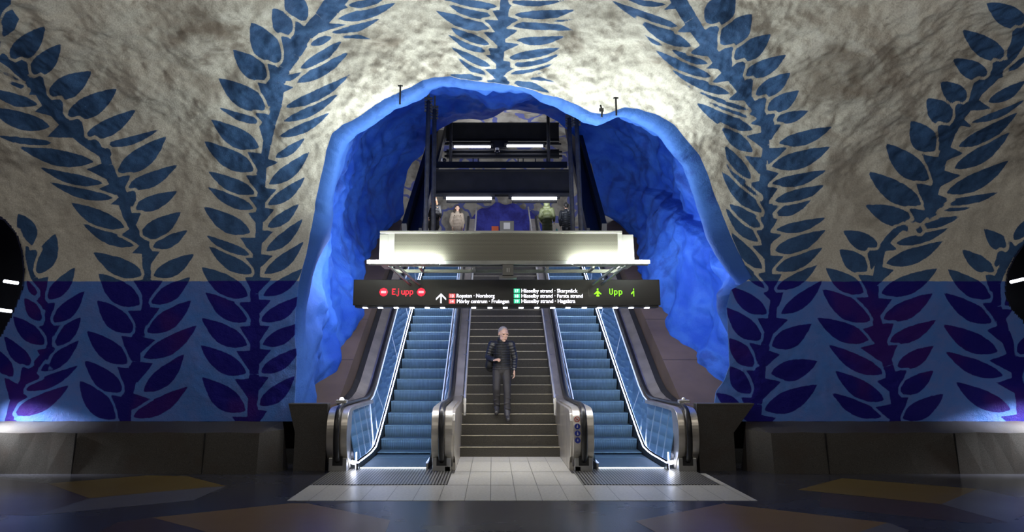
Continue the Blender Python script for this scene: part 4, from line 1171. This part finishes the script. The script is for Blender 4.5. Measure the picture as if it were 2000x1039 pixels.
# small dome camera
a = at(971, 297, 20.2)
t = thing('dome_camera', 'small dome camera hanging between the upper tubes', 'camera', a)
bm = NB(); tube(bm, [(0, 0, .12), (0, 0, 0)], .05, 12); obj('mount', bm, M['white_plastic'], t)
bm = NB(); bmesh.ops.create_icosphere(bm, subdivisions=2, radius=.075); obj('dome', bm, M['rubber'], t, smooth=True)
a = at(866, 313, 20.0)
t = thing('dome_camera', 'small camera at the left end of the upper gantry rail', 'camera', a)
bm = NB(); tube(bm, [(-.12, 0, .05), (.02, 0, 0)], .05, 12); obj('mount', bm, M['white_plastic'], t)
bm = NB(); bmesh.ops.create_icosphere(bm, subdivisions=2, radius=.06, matrix=Matrix.Translation((.03, -.02, 0))); obj('dome', bm, M['rubber'], t, smooth=True)

# long suspension rods
for x, yt, xb, Y, lb in ((837.5, 180, 831, 14.5, 'outer one of the two black rods left of the gantry'), (849, 197, 846, 15.0, 'inner one of the two black rods left of the gantry'), (1111, 215, 1119, 15.0, 'inner one of the two black rods right of the gantry'), (1125, 212, 1135, 14.5, 'outer one of the two black rods right of the gantry')):
    a = at(x, yt, Y); b = at(xb, 455, Y)
    t = thing('suspension_rod', lb, 'rod', b)
    h = a[2] - b[2]; dx = a[0] - b[0]
    bm = NB(); tube(bm, [(0, 0, -.1), (dx * .5, 0, h * .5), (dx * .93, 0, h * .93)], .047, 12); obj('sleeve', bm, M['rod'], t, smooth=True)
    bm = NB(); tube(bm, [(dx * .9, 0, h * .9), (dx, 0, h + .5)], .022, 8); obj('threaded_rod', bm, M['rod'], t, smooth=True)
    bm = NB()
    for k in range(5): box(bm, dx * .9 - .08, dx * .9 + .08, -.03, .03, h * (.86 + .022 * k), h * (.86 + .022 * k) + .03)
    obj('clamp', bm, M['rod'], t)
# bare bolts out of the white lip
for (x, ya, yb, lb, Y) in ((781, 166, 204, 'thin bare steel bolt sticking down from the white lip, left', 10.3), (1204, 190, 226, 'thin bare steel bolt sticking down from the white lip, right', 10.2)):
    a, b = at(x, ya, Y), at(x, yb, Y)
    bm = NB(); tube(bm, [(0, 0, 0), (0, 0, a[2] - b[2])], .013, 8)
    box(bm, -.035, .035, -.02, .02, a[2] - b[2] - .02, a[2] - b[2] - .005)
    o = obj('ceiling_bolt', bm, M['rod'], None); o.location = b; tag(o, lb, 'bolt')
a = at(1175, 226, 10.1)
t = thing('ceiling_fitting', 'small clipped cable fitting left of the right ceiling bolt', 'fitting', a)
bm = NB(); tube(bm, [(0, 0, -.02), (.01, 0, .06), (-.01, 0, .16)], .012, 8); obj('cable', bm, M['rod'], t, smooth=True)
bm = NB(); box(bm, -.03, .03, -.02, .02, .06, .11); obj('clip', bm, M['led_grey'], t)

# buttons on the parapets
for x, y, s, lb in ((675, 783, -1, 'small steel lamp on the low wall beside the left escalator'), (1328, 786, 1, 'small steel lamp on the low wall beside the right escalator')):
    a = at(x, y, 11.84)
    t = thing('marker_lamp', lb, 'lamp', (a[0] + s * .06, 11.84, .98))
    bm = NB(); box(bm, -.085, .085, -.05, .05, 0, .05); obj('housing', bm, M['steel_bright'], t, bevel=.01)
    bm = NB(); bmesh.ops.create_icosphere(bm, subdivisions=2, radius=.035, matrix=Matrix.Translation((0, 0, .055))); obj('dome', bm, M['led_small'] if s < 0 else M['steel_bright'], t, smooth=True)

# lights far down the side passages
for (xa, ya, xb, yb, Y, lb) in ((8, 549, 35, 553, 14.5, 'upper white tube in the dark left side passage'), (-10, 604, 22, 608, 14.5, 'lower white tube in the dark left side passage'), (1974, 551, 1999, 545, 14.8, 'white tube in the dark right side passage')):
    a, b = at(xa, ya, Y), at(xb, yb, Y)
    bm = NB(); tube(bm, [(0, 0, 0), tuple(Vector(b) - Vector(a))], .03, 8); o = obj('fluorescent_lamp', bm, M['tube_far'], None, smooth=True); o.location = a; tag(o, lb, 'lamp')

# things in the upper hall
a = at(990, 450, 28.6); b = at(990, 431, 28.6)
t = thing('ticket_gate_cabinet', 'grey cabinet with a pale screen in front of the violet niche upstairs', 'cabinet', (a[0], 28.6, a[2] - .6))
hw = at(1004, 440, 28.6)[0] - a[0]; H_ = b[2] - a[2] + .6
bm = NB(); box(bm, -hw, hw, 0, .3, 0, H_); obj('body', bm, M['led_grey'], t, bevel=.02)
bm = NB(); box(bm, -hw * .45, hw * .45, -.02, 0, H_ - .34, H_ - .08); obj('screen', bm, M['label_white'], t)
a = at(967, 450, 28.8); b = at(967, 441.5, 28.8); hw = .14
bm = NB(); box(bm, -hw, hw, 0, .25, 0, b[2] - a[2] + .6); o = obj('orange_board', bm, M['orange'], None, bevel=.01); o.location = (a[0], 28.8, a[2] - .6); tag(o, 'small orange board left of the grey cabinet upstairs', 'board')

#%%PEOPLE
# ------------------------------------------------------------------ people
def cap(bm, a, b, ra, rb, sx=1.0, sy=1.0, n=12):
    """tapered capsule from a to b; sx, sy squash the cross-section"""
    a, b = Vector(a), Vector(b); d = b - a; L_ = d.length
    if L_ < 1e-6: d = Vector((0, 0, 1)); L_ = 1e-6
    d.normalize(); up = Vector((0, 1, 0)) if abs(d.y) < .9 else Vector((1, 0, 0))
    s = up.cross(d).normalized(); u = d.cross(s).normalized()
    rings = []
    st_ = [(-1, 0)] + [(-math.cos(q) * 1.0, math.sin(q)) for q in (PI / 6, PI / 3)] + [(0, 1)]
    prof_ = [(a - d * ra * math.cos(q), ra * math.sin(q)) for q in (.25, .7, 1.15, PI / 2)] + [(b + d * rb * math.cos(q), rb * math.sin(q)) for q in (PI / 2, 1.15, .7, .25)]
    for c, r in prof_:
        rings.append([bm.verts.new(c + s * math.cos(2 * PI * k / n) * r * sx + u * math.sin(2 * PI * k / n) * r * sy) for k in range(n)])
    for p_, q_ in zip(rings, rings[1:]):
        for k in range(n): bm.faces.new((p_[k], p_[(k + 1) % n], q_[(k + 1) % n], q_[k]))
    bm.faces.new(rings[0][::-1]); bm.faces.new(rings[-1])
def ell(bm, c, r, rot=None, sub=2):
    m = Matrix.Translation(c) @ (rot if rot is not None else Matrix.Identity(4)) @ Matrix.Diagonal((r[0], r[1], r[2], 1))
    bmesh.ops.create_icosphere(bm, subdivisions=sub, radius=1, matrix=m)
def remesh(name, bm, m, parent, vox, smooth_it=2):
    bmesh.ops.recalc_face_normals(bm, faces=bm.faces)
    me = bpy.data.meshes.new(name); bm.to_mesh(me); bm.free()
    o = bpy.data.objects.new(name, me); COL.objects.link(o)
    r = o.modifiers.new('r', 'REMESH'); r.mode = 'VOXEL'; r.voxel_size = vox; r.use_smooth_shade = True
    if smooth_it: s_ = o.modifiers.new('s', 'SMOOTH'); s_.iterations = smooth_it; s_.factor = .5
    bpy.context.view_layer.update()
    dg = bpy.context.evaluated_depsgraph_get(); m2 = bpy.data.meshes.new_from_object(o.evaluated_get(dg))
    bpy.data.objects.remove(o)
    m2.name = name; m2.materials.clear()
    m2.polygons.foreach_set('use_smooth', [True] * len(m2.polygons))
    return link(name, m2, m, parent)
M['skin'] = mat('skin', (.66, .42, .31), .5, 0, .08, 20)
M['hair_grey'] = mat('short_grey_hair', (.42, .38, .34), .8, 0, .2, 90, .4, 200)
M['hair_blond'] = mat('long_fair_hair', (.30, .17, .10), .6, 0, .3, 40, .4, 120)
M['hair_dark'] = mat('dark_hair', (.03, .018, .014), .6, 0, .3, 40)
M['down_jacket'] = mat('black_down_jacket', (.018, .019, .022), .38, 0, .2, 12, .15, 60)
M['trousers'] = mat('charcoal_trousers', (.026, .024, .027), .7, 0, .2, 10, .2, 40)
M['shoe'] = mat('black_leather', (.04, .038, .038), .4, 0, .2, 10)
M['strap'] = mat('black_webbing', (.012, .012, .012), .7)
M['olive'] = mat('olive_parka', (.05, .06, .022), .65, 0, .2, 10, .3, 30)
M['beige'] = mat('beige_padded_coat', (.34, .28, .22), .7, 0, .15, 10, .2, 30)
M['black_coat'] = mat('black_coat', (.012, .012, .014), .6, 0, .2, 10)
M['blue_black'] = mat('blue_black_puffer', (.022, .027, .036), .42, 0, .25, 10, .2, 40)
M['teal'] = mat('teal_bag', (.02, .35, .33), .5)
M['eye'] = mat('dark_eye', (.03, .02, .015), .3)
M['lips'] = mat('lips', (.40, .16, .13), .5)

def hand(bm, wr, fwd, palm_n, curl=.5, side=1, sc=1.0):
    """palm, five separate fingers; fwd towards fingertips, palm_n out of the palm"""
    f = Vector(fwd).normalized(); n = Vector(palm_n); n = (n - f * n.dot(f)).normalized(); s = f.cross(n).normalized() * side
    w_ = Vector(wr)
    c = w_ + f * .045 * sc
    for k in (-1, -.33, .33, 1): cap(bm, w_ + s * .018 * k * sc, w_ + f * .085 * sc + s * .032 * k * sc, .015 * sc, .013 * sc)
    for k, ln in zip((-1, -.35, .32, 1), (.066, .078, .074, .056)):
        b0 = w_ + f * .088 * sc + s * .033 * k * sc; L_ = ln * sc; d = f.copy(); r_ = .0092 * sc
        for seg in range(3):
            ca = curl * (.35, .95, .8)[seg]
            d = (d * math.cos(ca) + n * math.sin(ca)).normalized() if seg == 0 else (d * math.cos(ca) + (n * d.dot(f) - f * d.dot(n)).normalized() * math.sin(ca)).normalized()
            e = b0 + d * L_ * (.45, .32, .27)[seg]
            cap(bm, b0, e, r_, r_ * .92, n=8); b0 = e; r_ *= .92
    tb = w_ + f * .022 * sc - s * .028 * sc; td = (f * .75 - s * .6 + n * (.25 + curl * .4)).normalized()
    e = tb + td * .036 * sc; cap(bm, tb, e, .012 * sc, .0105 * sc, n=8)
    td = (f * .9 - s * .1 + n * (.2 + curl * .5)).normalized(); cap(bm, e, e + td * .028 * sc, .0105 * sc, .0085 * sc, n=8)

def head_parts(bm, C, yaw, pitch, s=1.0, hood=False):
    """face looks to -y before turning; C is the centre of the skull"""
    Rm = Matrix.Translation(C) @ Matrix.Rotation(yaw, 4, 'Z') @ Matrix.Rotation(pitch, 4, 'X') @ Matrix.Scale(s, 4)
    def E(c, r, rot=None):
        m = Rm @ Matrix.Translation(c) @ (rot if rot is not None else Matrix.Identity(4)) @ Matrix.Diagonal((r[0], r[1], r[2], 1))
        bmesh.ops.create_icosphere(bm, subdivisions=3, radius=1, matrix=m)
    E((0, .012, .030), (.074, .094, .084)); E((0, -.018, -.035), (.058, .070, .078)); E((0, -.040, -.092), (.034, .034, .024)); E((0, -.070, .034), (.055, .026, .014))
    E((0, -.096, -.012), (.011, .018, .026), Matrix.Rotation(-.35, 4, 'X')); E((0, -.103, -.026), (.016, .012, .010))
    E((0, -.083, -.058), (.024, .012, .010)); E((.034, -.062, -.016), (.022, .020, .020)); E((-.034, -.062, -.016), (.022, .020, .020)); E((.018, -.066, -.045), (.022, .022, .024)); E((-.018, -.066, -.045), (.022, .022, .024))
    for q in (-1, 1): E((q * .077, .008, .0), (.010, .020, .031), Matrix.Rotation(q * .25, 4, 'Z'))
    E((.036, -.018, -.066), (.022, .04, .03)); E((-.036, -.018, -.066), (.022, .04, .03))
    return Rm
def face_details(parent, Rm):
    for q in (-1, 1):
        bm = NB(); bmesh.ops.create_icosphere(bm, subdivisions=2, radius=1, matrix=Rm @ Matrix.Translation((q * .031, -.079, .012)) @ Matrix.Diagonal((.013, .008, .0065, 1))); obj('eye', bm, M['eye'], parent, smooth=True)
    bm = NB(); bmesh.ops.create_icosphere(bm, subdivisions=2, radius=1, matrix=Rm @ Matrix.Translation((0, -.092, -.061)) @ Matrix.Diagonal((.023, .006, .005, 1))); obj('mouth', bm, M['lips'], parent, smooth=True)

# --- the man coming down the stairs (origin at his standing foot, facing -y)
mx, my, mz = .17, 14.27, .664
man = thing('person', 'grey-haired man in a black quilted jacket walking down the stairs', 'person', (mx, my, mz))
man.scale = (.97, .97, .97)
hipz = .83
hipL, hipR = (-.085, .0, hipz), (.085, .0, hipz)           # -x is picture left
kneeL, kneeR = (-.10, -.09, .45), (.105, -.13, .42)
ankL, ankR = (-.095, .03, .10), (.10, -.18, .02)
toeL, toeR = (-.10, -.12, .035), (.115, -.31, -.075)
neck = (.0, -.06, 1.36); headC = (.035, -.11, 1.495)
shL, shR = (-.185, -.02, 1.31), (.185, -.02, 1.31)
elL, elR = (-.265, .02, 1.06), (.255, .03, 1.04)
wrL, wrR = (-.145, -.20, 1.00), (.24, -.11, .80)
bm = NB()
head_parts(bm, headC, .42, .28, 1.2)
cap(bm, (0, -.03, 1.30), (.02, -.075, 1.44), .056, .052)
cap(bm, (0, 0, .92), (0, -.02, 1.28), .11, .12, 1.2, .8)
for a, b, c in ((hipL, kneeL, ankL), (hipR, kneeR, ankR)): cap(bm, a, b, .078, .05); cap(bm, b, c, .05, .035)
for a, b in ((ankL, toeL), (ankR, toeR)): cap(bm, a, b, .036, .030)
for a, b, c in ((shL, elL, wrL), (shR, elR, wrR)): cap(bm, a, b, .045, .038); cap(bm, b, c, .038, .026)
hand(bm, wrL, (.55, -.45, .10), (.2, .35, -.9), 1.15, -1)
hand(bm, wrR, (.02, -.18, -.95), (-.95, -.1, 0), .55, 1)
body = remesh('body', bm, M['skin'], man, .0065, 1)
Rm = Matrix.Translation(headC) @ Matrix.Rotation(.42, 4, 'Z') @ Matrix.Rotation(.28, 4, 'X') @ Matrix.Scale(1.2, 4)
face_details(man, Rm)
# cropped hair cap, receding at the temples
bm = NB()
bmesh.ops.create_icosphere(bm, subdivisions=4, radius=1, matrix=Rm @ Matrix.Translation((0, .016, .034)) @ Matrix.Diagonal((.0785, .097, .087, 1)))
inv = Rm.inverted()
kill = [v for v in bm.verts if (lambda p: p.y < -.045 - .0 * p.x or (p.z < .04 and p.y < .0) or p.z < -.035 or (p.z < .065 and p.y < -.02))(inv @ v.co)]
bmesh.ops.delete(bm, geom=kill, context='VERTS')
obj('hair', bm, M['hair_grey'], man, smooth=True)
# quilted jacket
bm = NB()
nb = 11
for k in range(nb):
    z = .83 + k * .048; f = k / (nb - 1)
    wx = .185 - .012 * math.sin(f * PI) + .010 * (1 - f) if f < .8 else .185 - (f - .8) * .12
    ell(bm, (0, -.005 - .012 * f, z), (wx, .125 + .01 * math.sin(f * PI), .031), sub=3)
cap(bm, (0, 0, .84), (0, -.01, 1.25), .118, .12, 1.38, .92, n=20)
cap(bm, (-.13, -.015, 1.305), (.13, -.015, 1.305), .072, .072)
for a, b, c in ((shL, elL, wrL), (shR, elR, wrR)):
    a, b, c = Vector(a), Vector(b), Vector(c)
    cap(bm, a, b, .070, .058); cap(bm, b, b + (c - b) * .92, .058, .044)
    for p_, q_, r0, r1 in ((a, b, .080, .066), (b, c, .066, .05)):
        d = (q_ - p_); nn_ = max(3, int(d.length / .05)); rt = d.to_track_quat('Z', 'Y').to_matrix().to_4x4()
        for k in range(nn_):
            f = (k + .35) / nn_; r_ = r0 + (r1 - r0) * f
            if f < .95: ell(bm, p_ + d * f, (r_, r_, .026), rt)
jk = remesh('quilted_jacket', bm, M['down_jacket'], man, .008, 1)
bm = NB()   # collar around the neck
for k in range(3):
    rt = Matrix.Rotation(.25, 4, 'X')
    bmesh.ops.create_cone(bm, cap_ends=False, segments=24, radius1=.098 - .005 * k, radius2=.088 - .005 * k, depth=.05, matrix=Matrix.Translation((.005, -.045 - .010 * k, 1.345 + .026 * k)) @ rt)
cl = obj('collar', bm, M['down_jacket'], jk, smooth=True); so_ = cl.modifiers.new('s', 'SOLIDIFY'); so_.thickness = .018
bm = NB(); beam(bm, (.0, -.148, .84), (.0, -.158, 1.08), .012, .006); beam(bm, (.0, -.158, 1.08), (.0, -.150, 1.30), .012, .006); obj('zip', bm, M['strap'], jk)
# trousers
bm = NB()
cap(bm, (0, .0, .82), (0, .0, .92), .135, .13, 1.22, .9, n=18)
for a, b, c in ((hipL, kneeL, ankL), (hipR, kneeR, ankR)):
    a, b, c = Vector(a), Vector(b), Vector(c)
    cap(bm, a, b, .098, .070); cap(bm, b, b + (c - b) * .97, .070, .062)
    for k in range(3): ell(bm, b + (c - b) * (.3 + .24 * k) + Vector((.006 * (-1) ** k, -.012, 0)), (.072, .068, .024), Matrix.Rotation(.3 * (-1) ** k, 4, 'Y'))
remesh('trousers', bm, M['trousers'], man, .010, 2)
for a, b in ((ankL, toeL), (ankR, toeR)):
    a, b = Vector(a), Vector(b); heel = a + (a - b) * .28 + Vector((0, 0, -.055))
    bm = NB(); cap(bm, heel, b + (b - a) * .12, .048, .042, 1.2, 1.0); cap(bm, a + Vector((0, 0, .05)), a + (b - a) * .5, .056, .048)
    sh = remesh('shoe', bm, M['shoe'], man, .009, 1)
# his backpack, worn on his back with the strap over his right shoulder
bp = thing('backpack', 'black backpack hanging at the grey-haired man side', 'bag', (mx - .20, my + .10, mz + .96))
bm = NB(); cap(bm, (0, .03, -.10), (.03, .03, .16), .11, .10, 1.0, .8); ell(bm, (-.02, -.03, -.06), (.085, .09, .10)); remesh('pack', bm, M['strap'], bp, .012, 3)
bm = NB(); tube(bm, [(.02, -.02, .22), (.045, -.12, .36), (.085, -.165, .33), (.10, -.255, .20), (.085, -.285, .08)], .012, 6); obj('shoulder_strap', bm, M['strap'], bp, smooth=True)

def far_person(name_label, loc, rz, h, coat, hairmat, hairstyle, hood=None, coatlen=.55, armbend=0.0, hatmat=None, female=False):
    s = h / 1.75
    t = thing('person', name_label, 'person', loc, rz)
    t.scale = (s, s, s)
    sw = .17 if female else .195
    bm = NB(); Rm_ = head_parts(bm, (0, -.03, 1.63), 0, .05)
    cap(bm, (0, 0, 1.40), (0, -.015, 1.54), .052, .05); cap(bm, (0, 0, 1.0), (0, .01, 1.36), .10, .085, 1.2, .8)
    for q in (-1, 1):
        cap(bm, (q * .09, 0, .90), (q * .10, -.02, .50), .08, .052); cap(bm, (q * .10, -.02, .50), (q * .10, .03, .09), .052, .036); cap(bm, (q * .10, .03, .06), (q * .11, -.14, .035), .038, .032)
        cap(bm, (q * sw, 0, 1.40), (q * (sw + .06), .03, 1.13), .045, .038); cap(bm, (q * (sw + .06), .03, 1.13), (q * (sw + .03), -.10 - armbend * .1, .90 + armbend * .15), .036, .026)
        hand(bm, (q * (sw + .03), -.10 - armbend * .1, .90 + armbend * .15), (0, -.25 - armbend * .6, -.9 + armbend), (-q, 0, 0), .5, q)
    remesh('body', bm, M['skin'], t, .011, 1); face_details(t, Rm_)
    bm = NB(); lo = 1.0 - coatlen
    cap(bm, (0, 0, lo + .12), (0, 0, 1.28), .155 if coatlen > .4 else .14, .125, 1.32, .95, n=18); cap(bm, (-sw + .05, 0, 1.39), (sw - .05, 0, 1.39), .08, .08); cap(bm, (0, .01, 1.40), (0, -.005, 1.465), .098, .088)
    for k in range(7): ell(bm, (0, 0, lo + .16 + k * (1.25 - lo) / 7), (.205 - .003 * k, .15, .035), sub=3)
    for q in (-1, 1):
        cap(bm, (q * sw, 0, 1.40), (q * (sw + .065), .03, 1.13), .078, .066); cap(bm, (q * (sw + .065), .03, 1.13), (q * (sw + .03), -.09 - armbend * .1, .92 + armbend * .15), .066, .05)
    ct = remesh('coat', bm, coat, t, .012, 2)
    if hood:
        bm = NB(); ell(bm, (0, .025, 1.635), (.122, .13, .155), sub=3); cap(bm, (-.05, .03, 1.47), (.05, .03, 1.47), .10, .10); remesh('hood', bm, coat, t, .012, 2)
    if hairstyle == 'long':
        bm = NB(); ell(bm, (0, .004, 1.688), (.092, .106, .082), sub=3)
        for q in (-1, 1):
            for k in range(4): cap(bm, (q * .075, .01 + .02 * k, 1.64), (q * (.11 + .01 * k), -.05 + .03 * k, 1.34 + .03 * k), .036, .03)
        cap(bm, (0, .08, 1.62), (0, .09, 1.38), .07, .06)
        remesh('hair', bm, hairmat, t, .01, 2)
    if hatmat:
        bm = NB(); ell(bm, (0, .0, 1.695), (.093, .108, .095), sub=3); cap(bm, (0, .0, 1.66), (0, -.0, 1.67), .10, .10, .9, 1.02); remesh('beanie', bm, hatmat, t, .01, 2)
    bm = NB()
    for q in (-1, 1): cap(bm, (q * .09, 0, .90), (q * .10, -.02, .50), .095, .068); cap(bm, (q * .10, -.02, .50), (q * .10, .02, .13), .068, .056)
    cap(bm, (0, 0, .88), (0, 0, .98), .13, .13, 1.2, .9); remesh('trousers', bm, M['trousers'], t, .013, 2)
    for q in (-1, 1):
        bm = NB(); cap(bm, (q * .10, .07, .045), (q * .112, -.15, .04), .042, .038, 1.2, 1.0); cap(bm, (q * .10, .03, .10), (q * .105, -.05, .06), .05, .042); obj('shoe', bm, M['shoe'], t, smooth=True)
    return t
def stand(x, y, Y, zf=5.3):
    p = at(x, y, Y); return (p[0], Y, zf), p[2] - zf
l, h = stand(848, 384, 23.9); far_person('fair-haired woman in a black coat behind the left rods upstairs', l, .15, h, M['black_coat'], M['hair_blond'], 'long', coatlen=.45, armbend=.4, female=True)
l, h = stand(893, 401, 25.2); far_person('dark-haired woman in a beige padded coat at the head of the left escalator', l, .25, h, M['beige'], M['hair_dark'], 'long', coatlen=.6, female=True)
l, h = stand(1068, 391, 24.2); far_person('person seen from behind in a hooded olive green parka', l, PI - .3, h, M['olive'], M['hair_dark'], None, hood=True, coatlen=.6, armbend=.5)
l2 = l
l, h = stand(1106, 397, 24.6); far_person('person seen from behind in a dark puffer jacket and beanie', l, PI, h, M['blue_black'], M['hair_dark'], None, coatlen=.35, hatmat=M['black_coat'])
bm = NB(); cap(bm, (0, 0, -.12), (0, 0, .0), .07, .03, 1.0, .5); tube(bm, [(-.02, 0, .02), (0, 0, .10), (.02, 0, .02)], .006, 6)
o = obj('carrier_bag', bm, M['teal'], None, smooth=True); o.location = (l2[0] + .30, l2[1] - .12, 5.3 + .55); tag(o, 'small teal bag held by the person in the olive parka', 'bag')
